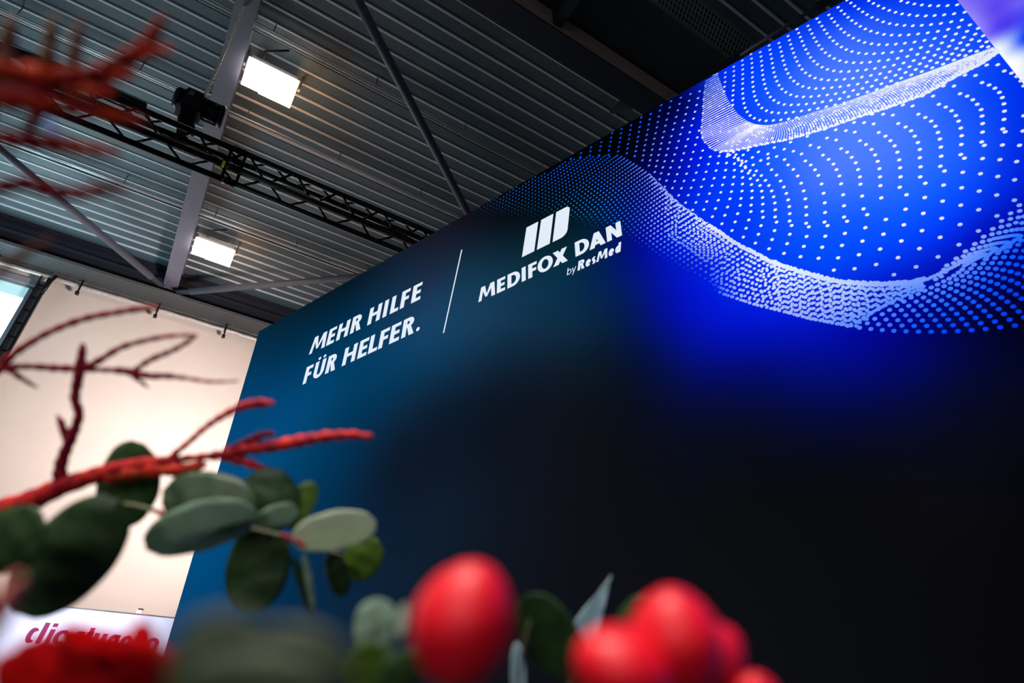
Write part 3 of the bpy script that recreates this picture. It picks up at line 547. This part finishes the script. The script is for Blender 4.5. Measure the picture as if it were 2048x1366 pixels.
print('DOTS', len(DQ))

m_txt = mat('white_print', (230, 238, 248), .6, emit=(226, 236, 248), estr=1.0); m_txt.node_tree.nodes['Principled BSDF'].inputs['Base Color'].default_value = (.02, .02, .02, 1)
pf = lambda s, z: P3(s, z, .0035)
h1 = .1310
r1 = [('M', -3.154, -2.993), ('E', -2.9788, -2.9039), ('H', -2.8813, -2.7707), ('R', -2.7474, -2.6471), ('H', -2.5866, -2.4756), ('I', -2.4509, -2.4153), ('L', -2.3869, -2.3164), ('F', -2.3013, -2.2300), ('E', -2.2074, -2.1325)]
r2 = [('F', -3.1477, -3.0760), ('Ü', -3.052, -2.9480), ('R', -2.9256, -2.8295), ('H', -2.7668, -2.6500), ('E', -2.6276, -2.5470), ('L', -2.5325, -2.4549), ('F', -2.4452, -2.3680), ('E', -2.3527, -2.2727), ('R', -2.2539, -2.1543), ('.', -2.1380, -2.1050)]
l1 = letters(pf, [(c, a, b, 3.5385, h1) for c, a, b in r1], .265, .185, .045, 'slogan_lettering', m_txt, dw)
l2 = letters(pf, [(c, a, b, 3.3040, h1) for c, a, b in r2], .265, .185, .045, 'slogan_lettering', m_txt, dw)
r3 = [('M', -1.6801, -1.5671), ('E', -1.5562, -1.5025), ('D', -1.4876, -1.4070), ('I', -1.3965, -1.3722), ('F', -1.3558, -1.3029), ('O', -1.2980, -1.2065), ('X', -1.2053, -1.1211), ('D', -1.0768, -.9990), ('A', -.9993, -.9117), ('N', -.9037, -.8263)]
letters(pf, [(c, a, b, 3.3065, .0935) for c, a, b in r3], .27, .20, .0, 'company_lettering', m_txt, dw)
letters(pf, [('b', -1.131, -1.107, 3.217, .043), ('y', -1.105, -1.082, 3.217, .043)], .10, .09, .17, 'byline_lettering', m_txt, dw)
letters(pf, [('R', -1.0716, -1.0340, 3.2150, .0560), ('e', -1.0290, -1.0020, 3.2150, .0560), ('s', -.9960, -.9740, 3.2150, .0560), ('M', -.9700, -.9120, 3.2150, .0560), ('e', -.9060, -.8790, 3.2150, .0560), ('d', -.8720, -.8440, 3.2150, .0560)], .24, .20, .17, 'byline_lettering', m_txt, dw)
lb = MB()
for poly in ([(-1.395, 3.474), (-1.3169, 3.474), (-1.2874, 3.671), (-1.3642, 3.671)], [(-1.3002, 3.474), (-1.2209, 3.474), (-1.1909, 3.671), (-1.2686, 3.671)],
             [(-1.2032, 3.474), (-1.158, 3.474), (-1.143, 3.476), (-1.127, 3.485), (-1.118, 3.495), (-1.112, 3.510), (-1.0925, 3.642), (-1.0935, 3.655), (-1.099, 3.664), (-1.108, 3.670), (-1.1163, 3.671), (-1.1736, 3.671)]):
    me = bpy.data.meshes.new('logo_bar'); me.from_pydata([pf(*q) for q in poly], [], [tuple(range(len(poly)))]); me.materials.append(m_txt)
    o = bpy.data.objects.new('logo_bar', me); COL.objects.link(o); link(o, dw)
me = bpy.data.meshes.new('divider_line'); me.from_pydata([pf(-1.9215, 3.2057), (pf(-1.9125, 3.2057)), pf(-1.8225, 3.7637), pf(-1.8315, 3.7637)], [], [(0, 1, 2, 3)]); me.materials.append(m_txt)
o = bpy.data.objects.new('divider_line', me); COL.objects.link(o); link(o, dw)
m_mag = mat('magenta_print', (120, 20, 84), .6)
mp = lambda s, z: (s, 6.498, z)
lx = [('c', -.410, -.340), ('l', -.332, -.305), ('i', -.275, -.247), ('c', -.230, -.125), ('a', -.110, -.030), ('t', -.022, .030), ('u', .038, .130), ('a', .145, .225), ('n', .240, .325), ('a', .335, .415), ('n', .430, .530)]
letters(mp, [(c, a, b, 2.035, .155) for c, a, b in lx], .22, .18, .12, 'sign_lettering', m_mag, sg)

# ------------------------------------------------------------------ lighting truss
tz, tv, tc, tb = 5.43, 4.2, .218, .133
tr = thing('lighting_truss', (0, tv, tz), 'black lattice lighting truss hanging under the roof and passing behind the display wall', 'truss')
ch = {'1': (tv, tz+tc), '2': (tv+tb, tz+tc), '3': (tv, tz), '4': (tv+tb, tz-.04)}
for k, (v, z) in ch.items():
    MB().tube([(-5, v, z), (-.180, v, z)], .0275, 12).build('chord', m_black, tr, True); MB().tube([(-.176, v, z), (5, v, z)], .0275, 12).build('chord', m_black, tr, True)
for i in range(-11, 12):
    u = .308+.4155*i; um = u+.21
    for (A_, B_) in (('1', '3'), ('4', '3'), ('2', '1')):
        a = np.array((u, *ch[A_])); b = np.array((um, *ch[B_])); c = np.array((u+.4155, *ch[A_]))
        MB().tube([a+(0.02, 0, 0), b-(.02, 0, 0)], .0105, 7).build('diagonal', m_black, tr, True); MB().tube([b+(.02, 0, 0), c-(.02, 0, 0)], .0105, 7).build('diagonal', m_black, tr, True)
for u in (-.235, -.118):
    for A_, B_ in (('1', '3'), ('3', '4'), ('2', '4')):
        MB().tube([(u, *ch[A_]), (u, *ch[B_])], .012, 8).build('end_strut', m_black, tr, True)
for k, (v, z) in ch.items():
    cp_ = MB().tube([(-.225, v, z), (-.128, v, z)], .034, 12).build('coupler', m_black, tr, True)
    for x in (-.205, -.15): MB().tube([(x, v-.045, z), (x, v+.045, z)], .006, 6).build('bolt', m_galv, cp_, True)
MB().tube([(-.262, tv, tz), (-.240, tv, tz)], .0290, 14).build('marking_tape', mat('lime_tape', (200, 235, 20), .5, emit=(120, 150, 10), estr=.12), tr, True)
cb = tr
for j in range(3):
    pts = []
    for i in range(60):
        u = -5+i*.17; pts.append((u, tv+.03+.02*j+.012*math.sin(i*1.3+j), tz+.05+(.02*j)+.018*math.sin(i*.9+2*j)+(tc-.06 if j == 2 and u < -.9 else 0)))
    MB().tube(pts, .009, 7).build('cable', m_blk2, cb, True)
pts = [(-5+i*.12, tv-.0+.02*math.sin(i*.5), tz+tc+.05+.03*math.sin(i*.7)) for i in range(35)]
MB().tube(pts, .04, 8).build('cable', m_blk2, cb, True)

# chain hoist --------------------------------------------------------------
hb = np.array((-.60, 4.27, 5.80))
ho = thing('chain_hoist', hb, 'black electric chain hoist on the lighting truss, hanging from a chain', 'hoist')
def rbox(c, h, r, name, parent, m):
    bm = bmesh.new(); bmesh.ops.create_cube(bm, size=1, matrix=Matrix.Translation(c) @ Matrix.Diagonal((h[0]*2, h[1]*2, h[2]*2, 1)))
    bmesh.ops.bevel(bm, geom=bm.edges[:], offset=r, segments=3, affect='EDGES'); me = bpy.data.meshes.new(name); bm.to_mesh(me); bm.free(); me.materials.append(m)
    o = bpy.data.objects.new(name, me); COL.objects.link(o); link(o, parent); return o
zc = 6.00
rbox((-.655, 4.27, zc), (.095, .10, .135), .03, 'gear_housing', ho, m_blk2)
MB().tube([(-.80, 4.27, zc+.03), (-.78, 4.27, zc+.03), (-.74, 4.27, zc+.03)], [.075, .095, .10], 22).build('brake_cover', m_blk2, ho, True)
MB().tube([(-.56, 4.27, zc+.03), (-.43, 4.27, zc+.03)], .088, 24).build('motor', m_blk2, ho, True)
MB().tube([(-.43, 4.27, zc+.03), (-.405, 4.27, zc+.03), (-.395, 4.27, zc+.03)], [.105, .105, .09], 24).build('motor_end_cap', m_blk2, ho, True)
for i in range(12):
    q = i*math.pi/6; MB().obox((-.495, 4.27+.09*math.cos(q), zc+.03+.09*math.sin(q)), (.06, 0, 0), np.array((0, math.cos(q), math.sin(q)))*.009, np.array((0, -math.sin(q), math.cos(q)))*.003).build('cooling_fin', m_blk2, ho)
rbox((-.64, 4.27, zc-.18), (.06, .06, .08), .02, 'hook_block', ho, m_blk2)
MB().tube([(-.60, 4.27, zc-.22), (-.57, 4.27, zc-.28), (-.55, 4.24, tz+tc+.01)], [.035, .03, .02], 10).build('hook', m_black, ho, True)
MB().add([(-.71, 4.18, zc-.12), (-.58, 4.18, zc-.12), (-.58, 4.36, zc-.12), (-.71, 4.36, zc-.12), (-.67, 4.21, zc-.36), (-.60, 4.21, zc-.36), (-.60, 4.33, zc-.36), (-.67, 4.33, zc-.36)],
         [(0, 1, 5, 4), (1, 2, 6, 5), (2, 3, 7, 6), (3, 0, 4, 7), (4, 5, 6, 7), (0, 3, 2, 1)]).build('chain_bag', mat('bag_fabric', (12, 12, 14), .9, 0, .2, 60, .3), ho)
MB().box((-.70, 4.168, zc+.02), (-.66, 4.171, zc+.075)).build('rating_plate', m_galv, ho)
m_chain = mat('zinc_chain', (255, 250, 226), .4, .0)
def link_mesh():
    pts = []; 
    for i in range(13):
        q = 2*math.pi*i/12; pts.append((.0125*math.cos(q), 0, .0125*math.sin(q)+(.009 if math.sin(q) > .01 else -.009 if math.sin(q) < -.01 else 0)))
    return MB().tube(pts, .0055, 6, False)
base = np.array((-.598, 4.27, zc+.18)); top = np.array((atz(490, 6, 7.49)[0], 4.12, 7.49)); nl = 62; c0 = None
for i in range(nl):
    p = base+(top-base)*i/(nl-1)
    if c0 is None: c0 = link_mesh().build('chain_link', m_chain, ho, True); c0.matrix_parent_inverse = Matrix(); c = c0
    else: c = c0.copy(); COL.objects.link(c); c.parent = ho
    c.location = [float(x) for x in (p-hb)]; c.rotation_euler = (0, 0, math.radians(45+90*(i % 2)))

# ------------------------------------------------------------------ flowers
def pxw(w, d): return w*d/F/2.0
def vine(name, rows, d, m, parent, n=10, dens=9, knob=0.0):
    """rows: (x, y, width_px[, depth]) -> tapered twig"""
    pts = [(r[0], r[1], r[2], r[3] if len(r) > 3 else d) for r in rows]
    sp = spline(pts, max(4, dens*(len(pts)-1)))
    P = [atd(x, y, dd) for x, y, w, dd in sp]; Rr = []
    for i, q in enumerate(sp):
        e = min(i, len(sp)-1-i); r = pxw(max(q[2], 2), q[3])
        if i == len(sp)-1 or i == 0: r *= .45
        Rr.append(r*(1+knob*math.sin(i*1.15)+knob*.6*random.uniform(-1, 1)))
    return MB().tube(P, Rr, n).build(name, m, parent, True)
def leaf(rows, d, m, parent, cup=.12, t1=0.0, t2=0.0, point=0.0, fold=0.0, name='leaf'):
    """rows: (cx, cy, a, b, angle): an oval blade, cupped, with real thickness"""
    cx, cy, a, b, ang = rows; q = math.radians(ang); k = d/F
    e1 = (math.cos(q)*R_+math.sin(q)*U_)*a*k+F_*t1*a*k; e2 = (-math.sin(q)*R_+math.cos(q)*U_)*b*k+F_*t2*b*k; nn = un(np.cross(e1, e2))
    if nn @ F_ > 0: nn = -nn
    c = atd(cx, cy, d); n1, n2 = 20, 9; vs = []; sc = a*k
    for side in (0, 1):
        for i in range(n1+1):
            t = -1+2*i/n1; w = max(0.0, 1-abs(t)**2.2)**.5
            if point: w *= (1-point*(t+1)/2)
            for j in range(n2+1):
                s = -1+2*j/n2; z = cup*sc*(s*s*w*w-.3+.5*t*t)*(-1)+fold*sc*abs(s)*w+.012*sc*math.sin(9*t+3*s)
                vs.append(c+e1*t+e2*s*w+nn*(z-side*max(.00035, .012*sc)))
    N = (n1+1)*(n2+1); fs = []
    for i in range(n1):
        for j in range(n2):
            a0 = i*(n2+1)+j; fs.append((a0, a0+1, a0+n2+2, a0+n2+1)); fs.append((N+a0, N+a0+n2+1, N+a0+n2+2, N+a0+1))
    for i in range(n1):
        for j in (0, n2):
            a0 = i*(n2+1)+j; fs.append((a0, a0+n2+1, N+a0+n2+1, N+a0))
    b_ = MB().add(vs, fs); return b_.build(name, m, parent, True)
def m_leaf(name, c, c2, rough=.45):
    m = mat(name, c, rough, 0, .12, 90, .1, col2=c2, spec=.4); nt = m.node_tree
    tr_ = nt.nodes.new('ShaderNodeBsdfTranslucent'); tr_.inputs['Color'].default_value = lin(c2)+[1]; mx = nt.nodes.new('ShaderNodeMixShader'); mx.inputs[0].default_value = .35
    out = nt.nodes['Material Output']; nt.links.new(nt.nodes['Principled BSDF'].outputs[0], mx.inputs[1]); nt.links.new(tr_.outputs[0], mx.inputs[2]); nt.links.new(mx.outputs[0], out.inputs['Surface'])
    return m
m_red = mat('red_twig', (150, 2, 44), .65, 0, .25, 110, .2, col2=(214, 44, 26), spec=.25)
m_redb = mat('scarlet_bud', (220, 18, 30), .65, 0, .2, 150, .2, col2=(226, 84, 40), spec=.25)
m_mar = mat('maroon_twig', (130, 4, 44), .65, 0, .25, 120, .2, col2=(150, 22, 30), spec=.25)
m_rust = mat('rust_twig', (112, 40, 14), .8, 0, .25, 120, .2, col2=(120, 80, 20))
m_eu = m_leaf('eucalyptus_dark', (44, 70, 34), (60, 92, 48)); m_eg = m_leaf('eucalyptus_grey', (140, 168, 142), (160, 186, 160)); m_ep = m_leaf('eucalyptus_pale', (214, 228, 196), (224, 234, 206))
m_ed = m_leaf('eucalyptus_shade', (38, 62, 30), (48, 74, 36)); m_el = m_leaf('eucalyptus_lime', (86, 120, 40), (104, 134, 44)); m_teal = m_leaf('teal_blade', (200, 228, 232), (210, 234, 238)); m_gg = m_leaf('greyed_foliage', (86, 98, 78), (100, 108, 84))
m_tw = mat('leaf_stem', (92, 70, 46), .5, col2=(70, 90, 44), nscale=60)
VM = np.array((R_[0]*-.02+.10, .24, 1.13))     # vase mouth
def down_stem(p, name, m, parent, r=.0022):    # from a point below/left of the frame into the vase
    a = np.array(p, float); q = VM+np.array((random.uniform(-.02, .02), random.uniform(-.02, .02), 0)); e = VM+np.array((random.uniform(-.012, .012), random.uniform(-.012, .012), -.13))
    mid = (a+q)/2; MB().tube([tuple(x) for x in spline([tuple(a), tuple(q+(a-q)*.5*np.array((1, 1, .35))), tuple(q), tuple(e)], 14)], r, 7).build(name, m, parent, True)

m_redd = mat('deep_red_twig', (118, 6, 16), .8, 0, .3, 70, .2, col2=(164, 44, 12), spec=.08)
# upper left, near and strongly out of focus
d1 = .215
k1 = thing('red_flower_stem', VM, 'strongly blurred red and orange branching flower stem at the upper left over the truss', 'flower')
vine('stem', [(-60, 420, 30), (-50, 300, 34), (-10, 190, 36), (60, 195, 34), (85, 235, 22)], d1, m_mar, k1)
for rows, m in (([(20, 190, 26), (14, 100, 30), (24, 34, 22)], m_rust), ([(88, 170, 24), (98, 95, 26), (108, 32, 18)], m_rust), ([(140, 160, 22), (152, 90, 24), (160, 44, 16)], m_rust),
                ([(-20, 140, 36), (60, 152, 42), (140, 160, 46), (200, 152, 44), (240, 126, 36), (280, 100, 28), (305, 70, 24), (326, 34, 20)], m_redd), ([(262, 118, 20), (310, 102, 20), (348, 98, 10)], m_redb),
                ([(190, 150, 28), (240, 150, 26), (276, 148, 14)], m_redb), ([(140, 178, 30), (200, 184, 26), (232, 184, 12)], m_redb), ([(-30, 200, 34), (60, 205, 34), (130, 214, 30), (200, 226, 24), (260, 238, 18), (298, 246, 10)], m_redd),
                ([(-30, 272, 32), (60, 284, 34), (130, 290, 30), (190, 300, 24), (242, 306, 14)], m_redd), ([(-30, 382, 26), (50, 368, 30), (110, 384, 30), (170, 386, 26), (225, 376, 18), (262, 378, 8)], m_redd),
                ([(40, 210, 24), (80, 190, 30), (90, 150, 26)], m_mar), ([(50, 265, 16), (70, 235, 22), (60, 200, 24)], m_redd), ([(-20, 560, 12), (20, 528, 16), (60, 500, 16), (106, 478, 10)], m_rust)):
    vine('branch', rows, d1, m, k1, knob=.20)
leaf((100, 258, 26, 9, -62), d1, mat('pale_lilac', (150, 160, 230), .5), k1, name='bud')  # small pale lilac oval on the stem
down_stem(atd(-60, 420, d1), 'lower_stem', m_mar, k1)
down_stem(atd(-60, 560, d1), 'lower_stem', m_mar, k1)

# middle left
d2 = .45
k2 = thing('red_flower_stem', VM, 'dark red branching stem in front of the white wall', 'flower')
vine('stem', [(-70, 1060, 44), (-20, 1030, 46), (60, 1002, 44), (120, 975, 38), (200, 948, 34), (280, 928, 26), (350, 920, 18)], d2, m_red, k2, knob=.06)
vine('stem', [(118, 975, 26), (122, 930, 24), (132, 900, 22), (148, 862, 20), (158, 828, 17), (150, 798, 17), (156, 758, 19), (162, 722, 18), (166, 686, 10)], d2, m_mar, k2, knob=.10)
for rows, m in (([(-30, 770, 16), (0, 735, 16), (30, 706, 14), (70, 680, 13), (110, 659, 13), (170, 637, 13), (230, 625, 12), (285, 617, 12), (320, 616, 7)], m_mar),
                ([(-30, 740, 20), (10, 735, 15), (60, 733, 12), (110, 736, 15), (165, 738, 14), (210, 740, 10), (250, 742, 15), (275, 747, 12), (300, 752, 14), (335, 752, 12), (370, 756, 8), (420, 763, 7), (478, 762, 4)], m_mar),
                ([(166, 738, 16), (200, 720, 13), (240, 696, 12), (290, 681, 10), (340, 672, 9), (396, 670, 6)], m_mar), ([(268, 742, 10), (300, 720, 11), (345, 701, 10), (375, 684, 9), (394, 670, 5)], m_mar), ([(258, 744, 12), (275, 758, 9), (298, 776, 4)], m_mar),
                ([(14, 735, 14), (45, 758, 9), (76, 776, 5)], m_mar), ([(130, 880, 10), (124, 850, 14), (114, 830, 6)], m_mar),
                ([(330, 922, 12), (352, 905, 13), (378, 884, 12), (412, 854, 12), (450, 829, 14), (490, 811, 18), (522, 806, 19), (548, 806, 10)], m_red),
                ([(340, 920, 15), (400, 914, 14), (440, 910, 20), (490, 898, 26), (540, 893, 24), (590, 884, 26), (640, 875, 23), (690, 870, 20), (720, 871, 16), (748, 874, 10)], m_red),
                ([(460, 900, 16), (500, 880, 15), (530, 868, 14), (550, 868, 8)], m_mar), ([(440, 912, 16), (490, 924, 18), (530, 940, 13), (566, 958, 6)], m_red), ([(210, 952, 30), (290, 940, 30), (360, 938, 26), (415, 928, 14)], m_redb)):
    vine('branch', rows, d2, m, k2, knob=.17)
down_stem(atd(-70, 1060, d2), 'lower_stem', m_mar, k2, .003)

# eucalyptus
d3 = .42
e1 = thing('eucalyptus_sprig', VM, 'eucalyptus sprig with round grey-green leaves across the left edge of the display wall', 'foliage')
vine('stem', [(-80, 1180, 12), (0, 1120, 12), (120, 1060, 11), (240, 1010, 10), (320, 1024, 9), (450, 1048, 8), (575, 1074, 9), (600, 1088, 7), (690, 1110, 5)], d3+.01, m_tw, e1)
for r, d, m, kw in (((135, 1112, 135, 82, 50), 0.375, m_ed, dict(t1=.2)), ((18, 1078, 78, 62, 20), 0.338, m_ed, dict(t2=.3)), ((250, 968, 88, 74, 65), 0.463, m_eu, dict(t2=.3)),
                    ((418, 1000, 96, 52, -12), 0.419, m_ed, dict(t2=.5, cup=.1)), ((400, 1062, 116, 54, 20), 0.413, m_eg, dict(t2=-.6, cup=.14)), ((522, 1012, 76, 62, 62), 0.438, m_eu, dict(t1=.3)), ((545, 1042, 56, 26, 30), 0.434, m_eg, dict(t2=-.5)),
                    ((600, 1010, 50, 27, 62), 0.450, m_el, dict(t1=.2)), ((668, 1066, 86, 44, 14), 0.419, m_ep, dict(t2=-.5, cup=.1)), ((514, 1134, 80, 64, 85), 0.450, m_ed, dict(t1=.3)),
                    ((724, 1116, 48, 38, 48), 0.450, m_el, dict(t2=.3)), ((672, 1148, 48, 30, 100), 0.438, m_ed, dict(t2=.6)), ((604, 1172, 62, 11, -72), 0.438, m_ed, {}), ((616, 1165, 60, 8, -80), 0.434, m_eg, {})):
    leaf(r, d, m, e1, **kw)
for x, y in ((320, 1026), (574, 1075), (600, 1086)):
    vine('leaf_joint', [(x-12, y-8, 6), (x, y, 11), (x+12, y+8, 6)], .41, m_mar, e1)
down_stem(atd(-80, 1180, d3+.01), 'lower_stem', m_tw, e1)
e2 = thing('eucalyptus_sprig', VM, 'pale and green eucalyptus leaves at the bottom beside the single red berry', 'foliage')
for r, d, m, kw in (((752, 1262, 60, 46, 95), .26, m_eg, dict(t1=.2, cup=.2)), ((735, 1345, 60, 46, 80), .24, m_el, {}), ((1098, 1276, 98, 58, 118), .33, m_eu, dict(t2=.3)), ((1272, 1245, 60, 38, 60), .34, m_eu, {}), ((806, 1242, 34, 12, 80), .22, m_ep, {}), ((800, 1350, 60, 40, 40), .22, m_eu, {})):
    leaf(r, d, m, e2, **kw)
vine('stem', [(740, 1600, 9), (745, 1450, 9), (750, 1300, 7), (752, 1220, 4)], .25, m_tw, e2); vine('stem', [(1020, 1600, 8), (1030, 1450, 8), (1045, 1300, 8), (1060, 1240, 4)], .325, m_tw, e2); vine('stem', [(1250, 1600, 8), (1255, 1400, 8), (1262, 1260, 5)], .34, m_tw, e2)
for p in ((740, 1600, .25), (1020, 1600, .325), (1250, 1600, .34)): down_stem(atd(*p), 'lower_stem', m_tw, e2)
e3 = thing('leaf_blade', VM, 'pointed pale teal leaf blade standing up between the red berries', 'foliage')
leaf((1180, 1232, 92, 44, 62), .42, m_teal, e3, point=.97, fold=.25, cup=.02)
vine('stem', [(1140, 1620, 10), (1138, 1400, 10), (1144, 1310, 10)], .42, m_tw, e3); down_stem(atd(1140, 1620, .42), 'lower_stem', m_tw, e3)
e4 = thing('leaf_blade', VM, 'narrow pale teal leaf blade at the bottom right of the single red berry', 'foliage')
leaf((1036, 1345, 62, 15, 92), .40, m_teal, e4, fold=.2, cup=.02)
vine('stem', [(1030, 1620, 10), (1034, 1400, 10)], .40, m_tw, e4); down_stem(atd(1030, 1620, .40), 'lower_stem', m_tw, e4)
e5 = thing('foliage_sprig', VM, 'grey-green foliage very close to the lens, melted into a soft blur at the bottom', 'foliage')
for r, d, m in (((440, 1305, 110, 78, 10), .085, m_gg), ((600, 1330, 110, 76, -15), .09, m_gg), ((500, 1370, 170, 66, 0), .08, m_gg), ((395, 1370, 70, 60, 40), .095, m_el)):
    leaf(r, d, m, e5)
vine('stem', [(500, 1900, 12), (500, 1600, 12), (505, 1400, 10)], .088, m_tw, e5); down_stem(atd(500, 1900, .088), 'lower_stem', m_tw, e5, .001)

# berries --------------------------------------------------------------------
m_berry = mat('red_berry', (212, 0, 26), .5, 0, .08, 60, 0, col2=(206, 2, 26), spec=.4)
def berry(cx, cy, a, b, ang, d, parent, name='berry'):
    bm = bmesh.new(); bmesh.ops.create_uvsphere(bm, u_segments=32, v_segments=20, radius=1)
    q = math.radians(ang); k = d/F; ax = (math.cos(q)*R_+math.sin(q)*U_); bx = (-math.sin(q)*R_+math.cos(q)*U_)
    c = atd(cx, cy, d)
    for v in bm.verts:
        t = v.co.z; g = 1-.16*max(0, t)**2; lob = 1+.035*math.cos(3*math.atan2(v.co.y, v.co.x))
        p = c+ax*t*a*k+bx*v.co.x*b*k*g*lob+F_*v.co.y*b*k*g*lob; v.co = Vector([float(x) for x in p])
    me = bpy.data.meshes.new(name); bm.to_mesh(me); bm.free()
    for p in me.polygons: p.use_smooth = True
    me.materials.append(m_berry); o = bpy.data.objects.new(name, me); COL.objects.link(o); link(o, parent); return o
b1 = thing('berry_sprig', VM, 'single large glossy red berry, blurred, at the bottom centre', 'berries')
berry(928, 1246, 124, 100, 72, .15, b1); vine('stem', [(880, 1800, 16), (885, 1500, 16), (900, 1350, 16)], .158, m_tw, b1); down_stem(atd(880, 1800, .152), 'lower_stem', m_tw, b1, .001)
b2 = thing('berry_sprig', VM, 'cluster of big glossy red berries, blurred, at the bottom right of the centre', 'berries')
for r in ((1352, 1282, 104, 92, 100, .150), (1245, 1345, 104, 86, 150, .142), (1410, 1320, 82, 66, 40, .158), (1512, 1392, 44, 40, 0, .15)): berry(*r, b2)
for x in (1250, 1350, 1420, 1510): vine('stem', [(1330, 1800, 14), (1335, 1560, 14), (x, 1380, 12)], .158, m_tw, b2)
down_stem(atd(1330, 1800, .15), 'lower_stem', m_tw, b2, .001)

# big red blossom bottom left -------------------------------------------------
m_pet = mat('crimson_petal', (200, 0, 6), .75, 0, .15, 80, .1, col2=(212, 2, 6), spec=.15); m_calyx = mat('calyx', (60, 50, 14), .6)
bl = thing('red_blossom', VM, 'large ruffled crimson blossom in the bottom left corner in front of the white sign board', 'flower')
db = .15
for i in range(17):
    q = i*2.39996; r = 16+9.0*math.sqrt(i)*2.0; cx = 178+r*math.cos(q)*1.25; cy = 1362+r*math.sin(q)*.50
    leaf((cx, cy-14, 46+1.5*i, 38+1.2*i, 90+24*math.cos(q)), db+.0006*i+.004*math.sin(q), m_pet, bl, cup=.35, t1=.5*math.sin(q), name='petal')
for r in ((62, 1330, 52, 44, 110), (272, 1303, 62, 34, 78), (150, 1325, 52, 52, 95), (215, 1328, 54, 50, 85), (30, 1356, 56, 56, 100), (310, 1345, 50, 40, 70)): leaf(r, db+.008, m_pet, bl, cup=.3, name='petal')
leaf((352, 1366, 60, 36, 60), db+.02, m_calyx, bl, name='sepal')
vine('stem', [(180, 1900, 22), (180, 1600, 22), (180, 1390, 22)], db, m_tw, bl); down_stem(atd(180, 1900, db), 'lower_stem', m_tw, bl, .0014)
pk = thing('pink_bud_stem', VM, 'small blurred salmon pink buds at the far left edge', 'flower')
for rows in ([(-40, 1290, 40), (0, 1230, 40), (30, 1170, 30), (40, 1150, 14)], [(-40, 1230, 30), (-5, 1200, 34), (14, 1170, 20)]): vine('bud', rows, .12, mat('salmon_bud', (190, 96, 84), .6), pk)
down_stem(atd(-40, 1290, .12), 'lower_stem', m_tw, pk, .0015)

# vase and high table under the frame ------------------------------------------
def lathe(prof, n, c, name, m, parent=None):
    b = MB(); vs = []; fs = []
    for r, z in prof: vs += [(c[0]+r*math.cos(2*math.pi*j/n), c[1]+r*math.sin(2*math.pi*j/n), c[2]+z) for j in range(n)]
    for i in range(len(prof)-1):
        for j in range(n): fs.append((i*n+j, i*n+(j+1) % n, (i+1)*n+(j+1) % n, (i+1)*n+j))
    return b.add(vs, fs).build(name, m, parent, True)
vc = (VM[0], VM[1], .93)
tag(lathe([(0.001, 0), (.05, 0), (.055, .01), (.062, .08), (.055, .15), (.042, .185), (.045, .2), (.041, .2), (.038, .185), (.05, .15), (.056, .08), (.048, .015), (.001, .012)], 32, vc, 'flower_vase', mat('black_ceramic', (26, 26, 28), .35)),
    'black ceramic vase holding the flowers, below the picture', 'vase')
tb_ = thing('high_table', (VM[0], VM[1], 0), 'round black high table carrying the vase, below the picture', 'table')
lathe([(0.001, .905), (.3, .905), (.3, .93), (.001, .93)], 48, (VM[0], VM[1], 0), 'table_top', mat('table_black', (24, 24, 26), .5), tb_)
lathe([(.03, .02), (.03, .905)], 24, (VM[0], VM[1], 0), 'pole', m_galv, tb_); lathe([(0.001, 0), (.22, 0), (.22, .012), (.03, .02), (.001, .02)], 40, (VM[0], VM[1], 0), 'base', m_galv, tb_)
